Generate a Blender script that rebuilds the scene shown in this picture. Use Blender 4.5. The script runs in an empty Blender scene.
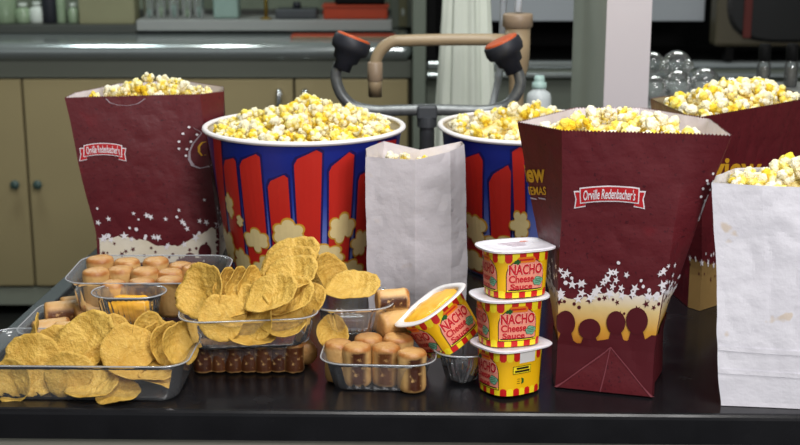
import bpy, bmesh, math, random
from mathutils import Vector, Matrix, Quaternion, noise
from mathutils.geometry import tessellate_polygon

sc = bpy.context.scene
COL = sc.collection
PI = math.pi
T = 0.90                      # worktop height
CAMH = 1.44
PITCH = math.radians(13.74)
F = 1333.0
CP, SP = math.cos(PITCH), math.sin(PITCH)

# ------------------------------------------------------------------ measuring helpers
def ray(px, py):
    xc = (px - 400) / F; yc = (222.5 - py) / F
    return Vector((xc, CP + yc * SP, -SP + yc * CP))
def PZ(px, py, h=0.0):
    """point at height h above the worktop seen at a measured place of the photograph"""
    d = ray(px, py); t = (T + h - CAMH) / d.z
    return Vector((0, 0, CAMH)) + d * t
def PY(px, py, Y):
    d = ray(px, py); t = Y / d.y
    return Vector((0, 0, CAMH)) + d * t
def proj(p):
    q = p - Vector((0, 0, CAMH))
    zc = q.y * CP - q.z * SP; yc = q.y * SP + q.z * CP
    return 400 + F * q.x / zc, 222.5 - F * yc / zc

# ------------------------------------------------------------------ materials
def lin(c):
    def f(v):
        v /= 255.0
        return v / 12.92 if v <= 0.04045 else ((v + 0.055) / 1.055) ** 2.4
    return (f(c[0]), f(c[1]), f(c[2]), 1.0)
class NT:
    def __init__(s, name):
        s.m = bpy.data.materials.new(name); s.m.use_nodes = True
        s.t = s.m.node_tree; s.t.nodes.clear()
        s.out = s.n('ShaderNodeOutputMaterial')
    def n(s, typ, **kw):
        nd = s.t.nodes.new(typ)
        for k, v in kw.items():
            if k.startswith('i_'):
                key = k[2:].replace('_', ' ')
                nd.inputs[key].default_value = v
            else: setattr(nd, k, v)
        return nd
    def l(s, a, b): s.t.links.new(a, b)
    def bsdf(s, rough=0.5, spec=0.5, metal=0.0, **kw):
        b = s.n('ShaderNodeBsdfPrincipled')
        b.inputs['Roughness'].default_value = rough
        b.inputs['Specular IOR Level'].default_value = spec
        b.inputs['Metallic'].default_value = metal
        s.l(b.outputs[0], s.out.inputs[0]); return b
    def ramp(s, fac, stops, interp='LINEAR'):
        r = s.n('ShaderNodeValToRGB'); r.color_ramp.interpolation = interp
        e = r.color_ramp.elements
        while len(e) < len(stops): e.new(0.5)
        for i, (p, c) in enumerate(stops):
            e[i].position = p; e[i].color = c if len(c) == 4 else lin(c)
        s.l(fac, r.inputs[0]); return r.outputs[0]
    def noise(s, scale, detail=3, rough=.55, vec=None, dist=0):
        k = s.n('ShaderNodeTexNoise'); k.inputs['Scale'].default_value = scale
        k.inputs['Detail'].default_value = detail; k.inputs['Roughness'].default_value = rough
        k.inputs['Distortion'].default_value = dist
        if vec is None: vec = s.coord()
        s.l(vec, k.inputs['Vector']); return k.outputs[0]
    def coord(s, which='Object'):
        if not hasattr(s, '_tc'): s._tc = s.n('ShaderNodeTexCoord')
        return s._tc.outputs[which]
    def mix(s, fac, a, b, mode='MIX'):
        k = s.n('ShaderNodeMix', data_type='RGBA', blend_type=mode)
        for v, i in ((fac, 0), (a, 6), (b, 7)):
            if hasattr(v, 'is_linked'): s.l(v, k.inputs[i])
            elif i == 0: k.inputs[0].default_value = v
            else: k.inputs[i].default_value = v if len(v) == 4 else lin(v)
        return k.outputs[2]
    def math(s, op, a, b=0.0, clamp=False):
        k = s.n('ShaderNodeMath', operation=op, use_clamp=clamp)
        for v, i in ((a, 0), (b, 1)):
            if hasattr(v, 'is_linked'): s.l(v, k.inputs[i])
            else: k.inputs[i].default_value = v
        return k.outputs[0]
    def bump(s, h, b, strength=.3, dist=.002):
        k = s.n('ShaderNodeBump'); k.inputs['Strength'].default_value = strength
        k.inputs['Distance'].default_value = dist
        s.l(h, k.inputs['Height']); s.l(k.outputs[0], b.inputs['Normal'])
def plain(name, c, rough=.5, spec=.5, metal=0.0, var=.08, scale=25, bump=0.0, bscale=200):
    t = NT(name); b = t.bsdf(rough, spec, metal)
    L = lin(c)
    dk = tuple(max(0, v * (1 - var * 2)) for v in L[:3]) + (1,); lt = tuple(min(1, v * (1 + var)) for v in L[:3]) + (1,)
    t.l(t.mix(t.noise(scale), dk, lt), b.inputs['Base Color'])
    if bump: t.bump(t.noise(bscale), b, bump)
    return t.m
M = {}
def build_materials():
    M['maroon'] = None
    t = NT('maroon_printed_paper'); b = t.bsdf(.42, .45)
    c = t.mix(t.noise(35, 4), (84, 20, 28), (102, 31, 38))
    c = t.mix(t.ramp(t.noise(230, 2), [(.62, (0, 0, 0)), (.72, (255, 255, 255))]), c, (66, 14, 24))
    c = t.mix(t.ramp(t.noise(17, 2), [(.66, (0, 0, 0)), (.74, (150, 150, 150))]), c, (140, 26, 38))
    t.l(c, b.inputs['Base Color']); t.bump(t.noise(55, 4), b, .35, .003); M['maroon'] = t.m
    M['print_maroon'] = plain('print_maroon', (84, 20, 29), .45, .4)
    t = NT('bag_lining'); b = t.bsdf(.6, .3)
    t.l(t.mix(t.noise(40), (205, 196, 204), (226, 219, 226)), b.inputs['Base Color']); t.bump(t.noise(60, 4), b, .3, .003); M['lining'] = t.m
    t = NT('white_paper'); b = t.bsdf(.62, .35)
    c = t.mix(t.noise(22, 4), (222, 220, 228), (241, 240, 246))
    st = t.ramp(t.noise(38, 2, .5), [(.66, (0, 0, 0)), (.71, (190, 190, 190))])
    c = t.mix(st, c, (214, 186, 140))
    t.l(c, b.inputs['Base Color']); t.bump(t.noise(45, 5), b, .4, .004); M['white_paper'] = t.m
    t = NT('thin_white_paper'); b = t.bsdf(.62, .35)
    c = t.mix(t.noise(22, 4), (212, 206, 211), (230, 225, 230))
    c = t.mix(t.ramp(t.noise(30, 2, .5), [(.68, (0, 0, 0)), (.74, (120, 120, 120))]), c, (206, 180, 140))
    t.l(c, b.inputs['Base Color']); t.bump(t.noise(45, 5), b, .4, .004); M['thin_paper'] = t.m
    t = NT('star_band_gradient'); b = t.bsdf(.45, .4)
    sep = t.n('ShaderNodeSeparateXYZ'); t.l(t.coord(), sep.inputs[0])
    f = t.math('MULTIPLY', sep.outputs[2], 1 / .2)
    t.l(t.ramp(f, [(.28, (196, 124, 40)), (.38, (222, 165, 62)), (.50, (226, 200, 140)), (.60, (236, 230, 224)), (.8, (240, 238, 244))]), b.inputs['Base Color']); M['band'] = t.m
    t = NT('star_band_cream'); b = t.bsdf(.45, .4)
    t.l(t.mix(t.noise(18, 3), (214, 200, 168), (232, 226, 214)), b.inputs['Base Color']); M['band_cream'] = t.m
    M['print_white'] = plain('print_white', (236, 232, 236), .45, .4, var=.03)
    M['print_red'] = plain('print_red', (190, 34, 40), .4, .4, var=.05)
    M['print_gold'] = plain('print_gold', (214, 160, 40), .4, .4, var=.08)
    M['print_dim_white'] = plain('print_dim_white', (176, 160, 168), .5, .3, var=.05)
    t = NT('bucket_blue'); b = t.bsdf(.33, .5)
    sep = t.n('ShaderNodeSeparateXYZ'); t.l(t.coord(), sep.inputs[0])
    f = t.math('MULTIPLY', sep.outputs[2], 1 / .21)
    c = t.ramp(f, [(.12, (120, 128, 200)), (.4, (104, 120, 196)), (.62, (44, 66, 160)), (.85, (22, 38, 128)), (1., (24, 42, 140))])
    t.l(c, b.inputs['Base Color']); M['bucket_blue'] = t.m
    M['bucket_red'] = plain('bucket_red', (204, 44, 34), .35, .5, var=.04)
    M['bucket_navy'] = plain('bucket_navy', (26, 24, 92), .35, .5, var=.04)
    M['art_cream'] = plain('art_cream', (238, 216, 156), .4, .4, var=.06, scale=60)
    M['art_gold'] = plain('art_gold', (214, 160, 54), .4, .4, var=.05)
    M['rim_white'] = plain('rim_white', (238, 234, 234), .4, .5, var=.02)
    M['carton_inside'] = plain('carton_inside', (220, 212, 196), .6, .3)
    # popcorn
    t = NT('popcorn'); b = t.bsdf(.6, .3)
    a = t.n('ShaderNodeAttribute', attribute_name='Col'); sp = t.n('ShaderNodeSeparateColor'); t.l(a.outputs[0], sp.inputs[0])
    oi = t.n('ShaderNodeObjectInfo')
    y = t.math('ADD', sp.outputs[0], t.math('MULTIPLY', t.math('SUBTRACT', oi.outputs['Random'], .5), .7))
    y = t.math('ADD', y, t.math('MULTIPLY', t.math('SUBTRACT', t.noise(1.9, 2), .5), .9), True)
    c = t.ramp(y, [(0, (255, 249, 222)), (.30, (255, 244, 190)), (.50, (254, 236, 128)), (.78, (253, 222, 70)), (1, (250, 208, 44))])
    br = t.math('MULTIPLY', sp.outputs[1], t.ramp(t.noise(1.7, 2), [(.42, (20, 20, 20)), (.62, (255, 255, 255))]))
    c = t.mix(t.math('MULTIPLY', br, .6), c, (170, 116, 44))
    t.l(c, b.inputs['Base Color'])
    b.inputs['Subsurface Weight'].default_value = 0.0
    t.bump(t.noise(6, 3), b, .4, .06); M['popcorn'] = t.m
    t = NT('popcorn_deep'); b = t.bsdf(.7, .2)
    c = t.ramp(t.noise(75, 3), [(.3, (196, 150, 64)), (.46, (240, 212, 112)), (.64, (252, 240, 190))])
    t.l(c, b.inputs['Base Color']); t.bump(t.noise(120, 3), b, .9, .006); M['popcorn_deep'] = t.m
    # chips
    t = NT('tortilla_chip'); b = t.bsdf(.58, .3)
    oi = t.n('ShaderNodeObjectInfo')
    c = t.mix(t.ramp(t.noise(2.6, 5, .65), [(.3, (0, 0, 0)), (.7, (255, 255, 255))]), (190, 148, 58), (220, 184, 92))
    c = t.mix(t.math('MULTIPLY', oi.outputs['Random'], .30), c, (186, 136, 50))
    c = t.mix(t.ramp(t.noise(13, 3), [(.60, (0, 0, 0)), (.68, (170, 170, 170))]), c, (160, 106, 36))
    c = t.mix(t.ramp(t.noise(6, 3), [(.58, (0, 0, 0)), (.72, (110, 110, 110))]), c, (252, 224, 150))
    t.l(c, b.inputs['Base Color']); t.bump(t.noise(6, 3, .6), b, .3, .03); M['chip'] = t.m
    # pretzel bite
    t = NT('pretzel_bite'); b = t.bsdf(.42, .45)
    a = t.n('ShaderNodeAttribute', attribute_name='Col'); sp = t.n('ShaderNodeSeparateColor'); t.l(a.outputs[0], sp.inputs[0])
    oi = t.n('ShaderNodeObjectInfo')
    c = t.mix(t.noise(90, 4), (206, 160, 92), (234, 198, 134))
    c = t.mix(t.math('MULTIPLY', sp.outputs[0], t.ramp(t.noise(60, 3), [(.25, (170, 170, 170)), (.55, (255, 255, 255))])), c, (156, 92, 38))
    pat = t.math('MULTIPLY', sp.outputs[1], t.ramp(t.noise(150, 4), [(.28, (60, 60, 60)), (.42, (255, 255, 255))]))
    c = t.mix(pat, c, (62, 26, 12))
    c = t.mix(t.math('MULTIPLY', oi.outputs['Random'], .30), c, (150, 92, 40))
    t.l(c, b.inputs['Base Color']); t.bump(t.noise(190, 3), b, .5, .0015); M['bite'] = t.m
    t = NT('nacho_cheese'); b = t.bsdf(.3, .5)
    t.l(t.mix(t.noise(60, 3), (236, 158, 14), (250, 190, 40)), b.inputs['Base Color']); t.bump(t.noise(70, 2), b, .3, .003); M['cheese'] = t.m
    t = NT('open_cheese'); b = t.bsdf(.32, .5)
    t.l(t.mix(t.noise(55, 3), (255, 168, 4), (255, 214, 70)), b.inputs['Base Color']); t.bump(t.noise(90, 2), b, .3, .003); M['cheese2'] = t.m
    # clear plastic, thin walled
    def clear(name, base, rough, tint, bump=.15, white=0.0):
        t = NT(name)
        tr = t.n('ShaderNodeBsdfTransparent'); tr.inputs[0].default_value = tint
        gl = t.n('ShaderNodeBsdfGlossy'); gl.inputs['Roughness'].default_value = rough
        lw = t.n('ShaderNodeFresnel'); lw.inputs[0].default_value = 1.5
        bp = t.n('ShaderNodeBump'); bp.inputs['Strength'].default_value = bump; bp.inputs['Distance'].default_value = .003
        t.l(t.noise(60, 3), bp.inputs['Height'])
        for k in (gl, lw): t.l(bp.outputs[0], k.inputs['Normal'])
        fac = t.math('ADD', lw.outputs[0], base, True)
        mx = t.n('ShaderNodeMixShader'); t.l(fac, mx.inputs[0]); t.l(tr.outputs[0], mx.inputs[1]); t.l(gl.outputs[0], mx.inputs[2])
        last = mx.outputs[0]
        if white:
            df = t.n('ShaderNodeBsdfDiffuse'); df.inputs[0].default_value = (.8, .82, .85, 1)
            m2 = t.n('ShaderNodeMixShader'); m2.inputs[0].default_value = white
            t.l(last, m2.inputs[1]); t.l(df.outputs[0], m2.inputs[2]); last = m2.outputs[0]
        t.l(last, t.out.inputs[0]); return t.m
    M['clear'] = clear('clear_plastic', .02, .12, (.95, .96, .97, 1), white=.065)
    M['clear_rim'] = clear('clear_plastic_rim', .10, .15, (.9, .92, .94, 1), white=.30)
    M['glass'] = clear('clear_glass', .05, .04, (.86, .9, .88, 1), .02, white=.08)
    M['tube_clear'] = clear('clear_tubing', .05, .15, (.86, .9, .95, 1), .02, white=.35)
    # cup art
    M['cup_yellow'] = plain('cup_yellow', (246, 190, 14), .35, .5, var=.06, scale=40)
    M['cup_lemon'] = plain('cup_lemon', (250, 226, 40), .35, .5, var=.03)
    M['cup_red'] = plain('cup_red', (206, 28, 26), .35, .5, var=.03)
    M['cup_pink'] = plain('cup_pink', (240, 150, 128), .4, .4, var=.05, scale=60)
    M['cup_black'] = plain('cup_black', (40, 26, 16), .4, .4, var=.03)
    M['cup_green'] = plain('cup_green', (120, 176, 148), .4, .4, var=.08, scale=80)
    M['cup_leaf'] = plain('cup_leaf', (30, 92, 36), .4, .4)
    M['cup_orange'] = plain('cup_orange', (238, 128, 18), .4, .4)
    M['cup_text'] = plain('cup_text', (196, 22, 40), .4, .4, var=.02)
    M['cup_pale'] = plain('cup_pale', (250, 214, 190), .4, .4, var=.02)
    M['cup_white'] = plain('cup_white', (232, 230, 226), .4, .4, var=.03)
    t = NT('cup_lid'); b = t.bsdf(.32, .5)
    t.l(t.mix(t.noise(70), (222, 218, 228), (240, 238, 244)), b.inputs['Base Color']); t.bump(t.noise(45, 3), b, .35, .004); M['lid'] = t.m
    M['lid_print'] = plain('lid_print', (206, 176, 190), .4, .4, var=.1)
    # bench and fixtures
    t = NT('black_epoxy_top'); b = t.bsdf(.2, .26)
    t.l(t.mix(t.noise(30, 4), (16, 16, 18), (28, 28, 31)), b.inputs['Base Color'])
    t.l(t.ramp(t.noise(14, 4), [(.3, (104, 104, 104)), (.7, (150, 150, 150))]), b.inputs['Roughness']); M['epoxy'] = t.m
    M['epoxy_lip'] = plain('epoxy_lip_sheen', (52, 60, 64), .4, .5, var=.1)  # lip colour lifted to blue grey for the reflection along it
    M['cab_grey'] = plain('bench_cabinet_paint', (150, 148, 136), .5, .4, var=.04, scale=6)
    M['tan'] = plain('faucet_tan_enamel', (162, 142, 112), .38, .5, var=.05, scale=20)
    M['tan_dk'] = plain('faucet_nozzle_tan', (150, 130, 108), .45, .5, var=.06)
    M['eye_black'] = plain('eyewash_black_plastic', (38, 40, 48), .5, .4, var=.08)
    M['eye_orange'] = plain('eyewash_orange_cover', (190, 84, 40), .5, .4, var=.08)
    t = NT('grey_metal_pipe'); b = t.bsdf(.36, .5, .45)
    t.l(t.mix(t.noise(90, 4), (84, 88, 90), (136, 140, 140)), b.inputs['Base Color']); M['pipe'] = t.m
    M['iron'] = plain('dark_grey_fitting', (72, 76, 80), .5, .5, .3, var=.1)
    M['cloth'] = plain('white_cloth', (214, 220, 208), .85, .2, var=.04, scale=9)
    M['post'] = plain('post_paint', (206, 199, 202), .55, .4, var=.025, scale=5)
    M['post_side'] = plain('post_side_tone', (172, 178, 168), .55, .4, var=.05, scale=6)  # post body greener and darker than the front plate
    M['steel'] = plain('brushed_steel', (176, 184, 184), .15, .5, .6, var=.05, scale=4)
    M['apron'] = plain('grey_apron', (116, 120, 110), .5, .4, var=.04, scale=4)
    M['door_tan'] = plain('cabinet_door_tan', (172, 156, 116), .5, .4, var=.05, scale=3)
    M['kick'] = plain('kick_board', (152, 156, 142), .5, .4, var=.04)
    M['carcass'] = plain('cabinet_carcass', (70, 66, 54), .6, .3)
    M['knob'] = plain('teal_grey_knob', (70, 92, 88), .4, .5, var=.08)
    M['chrome'] = plain('chrome', (220, 222, 226), .12, .5, 1.0, var=.02)
    M['ledge'] = plain('ledge_grey', (150, 152, 150), .45, .5, var=.03, scale=4)
    M['ledge_dk'] = plain('ledge_dark', (70, 72, 68), .5, .4, var=.05, scale=4)
    M['wall'] = plain('wall_paint', (120, 128, 112), .8, .2, var=.04, scale=2)
    M['ceiling'] = plain('ceiling_paint', (200, 200, 196), .9, .1, var=.02, scale=2)
    M['floor'] = plain('dark_floor', (30, 30, 28), .5, .3, var=.1, scale=6)
    M['hood_panel'] = plain('hood_panel', (168, 174, 180), .45, .4, var=.02, scale=3)
    M['black'] = plain('black_interior', (9, 9, 10), .7, .2, var=.1)
    M['hood_green'] = plain('hood_grey_green', (126, 134, 122), .5, .4, var=.04, scale=4)
    M['olive'] = plain('olive_brown_metal', (84, 78, 62), .5, .4, var=.08)
    M['oven_dark'] = plain('dark_window', (24, 24, 24), .25, .5, var=.1)
    M['oven_red'] = plain('dull_red', (96, 34, 28), .5, .4, var=.1)
    M['bottle_green'] = plain('pale_green_glass', (150, 170, 140), .2, .6, var=.15, scale=12)
    M['bottle_white'] = plain('white_plastic_bottle', (214, 222, 214), .35, .5, var=.06, scale=12)
    M['box_beige'] = plain('beige_box', (140, 138, 108), .6, .3, var=.06, scale=10)
    M['pale_teal'] = plain('pale_teal', (140, 164, 156), .5, .4, var=.06)
    M['orange_red'] = plain('orange_red_plastic', (176, 62, 30), .5, .4, var=.08)
    M['brass'] = plain('brass', (150, 124, 50), .35, .5, .7, var=.06)
    M['teal_cap'] = plain('pale_teal_cap', (176, 206, 200), .4, .5, var=.04)
    M['squirt'] = plain('cloudy_bottle', (206, 214, 216), .4, .5, var=.05)
build_materials()

# ------------------------------------------------------------------ object helpers
def mesh_obj(name, bm, mat, parent=None, smooth=False, loc=None):
    me = bpy.data.meshes.new(name)
    bmesh.ops.recalc_face_normals(bm, faces=bm.faces)
    bm.to_mesh(me); bm.free()
    for m in (mat if isinstance(mat, (list, tuple)) else [mat]): me.materials.append(m)
    if smooth:
        for p in me.polygons: p.use_smooth = True
    o = bpy.data.objects.new(name, me); COL.objects.link(o)
    if parent: o.parent = parent
    if loc is not None: o.location = loc
    return o
def tag(o, label, cat, group=None, kind=None):
    o['label'] = label; o['category'] = cat
    if group: o['group'] = group
    if kind: o['kind'] = kind
    return o
def thing(name, label, cat, loc=(0, 0, 0), group=None):
    o = bpy.data.objects.new(name, None); COL.objects.link(o); o.location = loc
    o.empty_display_size = .02
    return tag(o, label, cat, group)
def structure(name, bm, mat, smooth=False):
    o = mesh_obj(name, bm, mat, None, smooth); o['kind'] = 'structure'; return o
def NB(): return bmesh.new()
def bx(bm, lo, hi, bev=0.0, mi=0, seg=2):
    r = bmesh.ops.create_cube(bm, size=1)
    lo = Vector(lo); hi = Vector(hi)
    for v in r['verts']:
        v.co = Vector(((lo.x + hi.x) / 2 + v.co.x * (hi.x - lo.x), (lo.y + hi.y) / 2 + v.co.y * (hi.y - lo.y), (lo.z + hi.z) / 2 + v.co.z * (hi.z - lo.z)))
    fs = set(f for v in r['verts'] for f in v.link_faces)
    for f in fs: f.material_index = mi
    if bev:
        es = list(set(e for v in r['verts'] for e in v.link_edges))
        bmesh.ops.bevel(bm, geom=es, offset=bev, segments=seg, profile=.5, affect='EDGES')
    return bm
def lathe(bm, prof, seg=32, cen=(0, 0, 0), mi=0, cap=True, R=None):
    """profile list of (r, z)"""
    rings = []
    c = Vector(cen)
    for r, z in prof:
        row = []
        for i in range(seg):
            a = 2 * PI * i / seg
            p = Vector((r * math.cos(a), r * math.sin(a), z))
            if R is not None: p = R @ p
            row.append(bm.verts.new(c + p))
        rings.append(row)
    for a, b in zip(rings, rings[1:]):
        for i in range(seg):
            f = bm.faces.new((a[i], a[(i + 1) % seg], b[(i + 1) % seg], b[i])); f.material_index = mi
    if cap:
        for row in (rings[0], rings[-1]):
            try: f = bm.faces.new(row); f.material_index = mi
            except ValueError: pass
    return bm
def tube(bm, pts, r, seg=12, mi=0, cap=True):
    pts = [Vector(p) for p in pts]
    rs = r if isinstance(r, (list, tuple)) else [r] * len(pts)
    up = Vector((0, 0, 1)); rings = []
    t0 = (pts[1] - pts[0]).normalized()
    x = t0.cross(up)
    if x.length < .1: x = t0.cross(Vector((0, 1, 0)))
    x.normalize()
    for i, p in enumerate(pts):
        t = (pts[min(i + 1, len(pts) - 1)] - pts[max(i - 1, 0)]).normalized()
        x = (x - t * x.dot(t)).normalized(); y = t.cross(x)
        rings.append([bm.verts.new(p + (x * math.cos(2 * PI * k / seg) + y * math.sin(2 * PI * k / seg)) * rs[i]) for k in range(seg)])
    for a, b in zip(rings, rings[1:]):
        for k in range(seg):
            f = bm.faces.new((a[k], a[(k + 1) % seg], b[(k + 1) % seg], b[k])); f.material_index = mi
    if cap:
        bm.faces.new(rings[0][::-1]).material_index = mi; bm.faces.new(rings[-1]).material_index = mi
    return bm
def catmull(P, n=8, closed=False):
    P = [Vector(p) for p in P]; out = []
    N = len(P)
    rng = range(N) if closed else range(N - 1)
    for i in rng:
        p0 = P[(i - 1) % N] if (closed or i > 0) else P[0]
        p1 = P[i]; p2 = P[(i + 1) % N]
        p3 = P[(i + 2) % N] if (closed or i + 2 < N) else P[-1]
        for k in range(n):
            t = k / n
            out.append(.5 * ((2 * p1) + (p2 - p0) * t + (2 * p0 - 5 * p1 + 4 * p2 - p3) * t * t + (3 * p1 - p0 - 3 * p2 + p3) * t ** 3))
    if not closed: out.append(P[-1])
    return out
def copy_thing(o):
    c = o.copy(); COL.objects.link(c)
    for ch in list(o.children):
        d = ch.copy(); COL.objects.link(d); d.parent = c
        for g in list(ch.children):
            e = g.copy(); COL.objects.link(e); e.parent = d
    return c

# ------------------------------------------------------------------ printing on curved surfaces
class Print:
    """flat shapes laid on a surface S(a, b, lift) -> point; every shape is cut by a grid so it follows the surface"""
    def __init__(s, S, ga, gb, lift=.00035):
        s.S, s.ga, s.gb, s.lift = S, ga, gb, lift
        s.bm = bmesh.new(); s.mats = []
    def _mi(s, m):
        if m not in s.mats: s.mats.append(m)
        return s.mats.index(m)
    def _add(s, tmp, mat, layer):
        if not tmp.faces: tmp.free(); return
        xs = [v.co.x for v in tmp.verts]; ys = [v.co.y for v in tmp.verts]
        for ax, g, lo, hi in ((0, s.ga, min(xs), max(xs)), (1, s.gb, min(ys), max(ys))):
            k = math.floor(lo / g) + 1
            while k * g < hi:
                co = Vector((k * g, 0, 0)) if ax == 0 else Vector((0, k * g, 0))
                no = Vector((1, 0, 0)) if ax == 0 else Vector((0, 1, 0))
                bmesh.ops.bisect_plane(tmp, geom=tmp.verts[:] + tmp.edges[:] + tmp.faces[:], dist=1e-9, plane_co=co, plane_no=no)
                k += 1
        mi = s._mi(mat); vm = {}
        for v in tmp.verts: vm[v] = s.bm.verts.new(s.S(v.co.x, v.co.y, s.lift * layer))
        for f in tmp.faces:
            try: s.bm.faces.new([vm[v] for v in f.verts]).material_index = mi
            except ValueError: pass
        tmp.free()
    def poly(s, pts, mat, layer=1):
        tmp = bmesh.new()
        vs = [tmp.verts.new((p[0], p[1], 0)) for p in pts]
        for tri in tessellate_polygon([[Vector((p[0], p[1], 0)) for p in pts]]):
            try: tmp.faces.new([vs[i] for i in tri])
            except ValueError: pass
        s._add(tmp, mat, layer)
    def line(s, pts, w, mat, layer=1):
        n = len(pts); ws = w if isinstance(w, (list, tuple)) else [w] * n
        L, Rr = [], []
        for i in range(n):
            a = pts[max(i - 1, 0)]; b = pts[min(i + 1, n - 1)]
            d = Vector((b[0] - a[0], b[1] - a[1])).normalized(); nn = Vector((-d.y, d.x)) * ws[i] / 2
            L.append((pts[i][0] + nn.x, pts[i][1] + nn.y)); Rr.append((pts[i][0] - nn.x, pts[i][1] - nn.y))
        tmp = bmesh.new()
        lv = [tmp.verts.new((p[0], p[1], 0)) for p in L]; rv = [tmp.verts.new((p[0], p[1], 0)) for p in Rr]
        for i in range(n - 1): tmp.faces.new((lv[i], rv[i], rv[i + 1], lv[i + 1]))
        s._add(tmp, mat, layer)
    def text(s, body, cx, cy, width, height, mat, layer=1, bend=None, shear=0.0, bold=0.0, sx=1.0):
        tmp = bmesh.new(); tmp.from_mesh(text_mesh(body, shear, bold))
        xs = [v.co.x for v in tmp.verts]; ys = [v.co.y for v in tmp.verts]
        x0, x1, y0, y1 = min(xs), max(xs), min(ys), max(ys)
        for v in tmp.verts:
            x = ((v.co.x - x0) / (x1 - x0) - .5) * width; y = ((v.co.y - y0) / (y1 - y0) - .5) * height
            if bend: y += bend(x)
            v.co = Vector((cx + x * sx, cy + y, 0))
        s._add(tmp, mat, layer)
    def done(s, name, parent):
        s.bm.normal_update()
        o = mesh_obj(name, s.bm, s.mats, parent)
        return o
_tm = {}
def text_mesh(body, shear, bold):
    k = (body, shear, bold)
    if k in _tm: return _tm[k]
    cu = bpy.data.curves.new('t', 'FONT'); cu.body = body; cu.shear = shear; cu.offset = bold; cu.resolution_u = 3
    o = bpy.data.objects.new('t', cu); COL.objects.link(o)
    bpy.context.view_layer.update()
    me = bpy.data.meshes.new_from_object(o.evaluated_get(bpy.context.evaluated_depsgraph_get()))
    bpy.data.objects.remove(o); bpy.data.curves.remove(cu)
    _tm[k] = me; return me
def star(cx, cy, r, rot=0.0, ax=1.0, inner=.40):
    return [(cx + ax * r * (1 if i % 2 == 0 else inner) * math.sin(rot + i * PI / 5), cy + r * (1 if i % 2 == 0 else inner) * math.cos(rot + i * PI / 5)) for i in range(10)]
def disc(cx, cy, rx, ry=None, n=16):
    ry = ry or rx
    return [(cx + rx * math.cos(2 * PI * i / n), cy + ry * math.sin(2 * PI * i / n)) for i in range(n)]
def blob2(cx, cy, rx, ry, rnd, n=56, lobes=6):
    """outline of overlapping round lobes"""
    L = [(0, 0, .56)]
    a0 = rnd.random() * 6
    for i in range(lobes):
        a = a0 + 2 * PI * i / lobes + rnd.uniform(-.25, .25)
        q = rnd.uniform(.52, .66); L.append((math.cos(a) * q, math.sin(a) * q, rnd.uniform(.27, .38)))
    out = []
    for i in range(n):
        a = 2 * PI * i / n; u = (math.cos(a), math.sin(a)); best = 0
        for x, y, r in L:
            d = x * u[0] + y * u[1]; q = d * d - (x * x + y * y - r * r)
            if q > 0: best = max(best, d + math.sqrt(q))
        out.append((cx + rx * best * u[0], cy + ry * best * u[1]))
    return out
def invert(S, px, py, a0, a1, b0, b1):
    """surface coordinates of the point of S seen at a measured place (coarse to fine)"""
    ca, cb, da, db = (a0 + a1) / 2, (b0 + b1) / 2, (a1 - a0) / 2, (b1 - b0) / 2
    for _ in range(9):
        best = None
        for i in range(-5, 6):
            for j in range(-5, 6):
                a = min(a1, max(a0, ca + da * i / 5)); b = min(b1, max(b0, cb + db * j / 5))
                q = proj(S(a, b, 0)); e = (q[0] - px) ** 2 + (q[1] - py) ** 2
                if best is None or e < best[0]: best = (e, a, b)
        ca, cb = best[1], best[2]; da *= .4; db *= .4
    return ca, cb

# ================================================================== THE ROOM
def room():
    structure('floor', bx(NB(), (-3, -1, -.1), (3, 5.4, 0)), M['floor'])
    structure('wall_back', bx(NB(), (-3, 5.2, 0), (3, 5.3, 2.9)), M['wall'])
    structure('wall_left', bx(NB(), (-3.1, -1, 0), (-3, 5.3, 2.9)), M['wall'])
    structure('wall_right', bx(NB(), (3, -1, 0), (3.1, 5.3, 2.9)), M['wall'])
    structure('ceiling', bx(NB(), (-3, -1, 2.9), (3, 5.3, 3.0)), M['ceiling'])
room()

# ================================================================== THE BENCH
def prism(bm, pts, z0, z1, bev=0.0, seg=3):
    lo = [bm.verts.new((p[0], p[1], z0)) for p in pts]; hi = [bm.verts.new((p[0], p[1], z1)) for p in pts]
    n = len(pts)
    bm.faces.new(lo[::-1]); top = bm.faces.new(hi)
    for i in range(n): bm.faces.new((lo[i], lo[(i + 1) % n], hi[(i + 1) % n], hi[i]))
    if bev: bmesh.ops.bevel(bm, geom=list(top.edges), offset=bev, segments=seg, profile=.5, affect='EDGES')
    return bm
def line_x(p, q, Y):
    t = (Y - p.y) / (q.y - p.y); return p + (q - p) * t
fa, fb = PZ(0, 409), PZ(800, 416)
la, lb = PZ(83.7, 262.5), PZ(8.3, 331)
slope = (fb.y - fa.y) / (fb.x - fa.x)
def front_y(x): return fa.y + slope * (x - fa.x)
LX = lambda Y: line_x(la, lb, Y).x
fl = Vector((LX(1.36), front_y(LX(1.36)), 0)); BK = 2.9
fr = Vector((1.3, front_y(1.3), 0)); bl = Vector((LX(BK), BK, 0)); br = Vector((1.3, BK, 0))
bench = thing('lab_worktop', 'long glossy black lab worktop with raised edge carrying all the snacks', 'worktop', (0, 0, T - .034))
Zt = .034
mesh_obj('top_slab', prism(NB(), [fl, fr, br, bl], 0, Zt, .006), M['epoxy'], bench, True)
for p in bench.children[0].data.polygons: p.use_smooth = False
e0 = fl + Vector((0, .0, 0)); e1 = bl
lip = prism(NB(), [e0 + Vector((.001, .02, 0)), e0 + Vector((.026, .02, 0)), e1 + Vector((.026, -.02, 0)), e1 + Vector((.001, -.02, 0))], Zt, Zt + .006, .002)
mesh_obj('raised_lip', lip, M['epoxy_lip'], bench)
cab = thing('bench_cabinet', 'grey beige base cabinet under the front of the black worktop', 'cabinet', (0, 0, 0))
mesh_obj('carcass', prism(NB(), [fl + Vector((.03, .016, 0)), fr + Vector((-.03, .016, 0)), br + Vector((-.03, -.03, 0)), bl + Vector((.03, -.03, 0))], 0.0, T - .0345), M['cab_grey'], cab)
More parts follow.
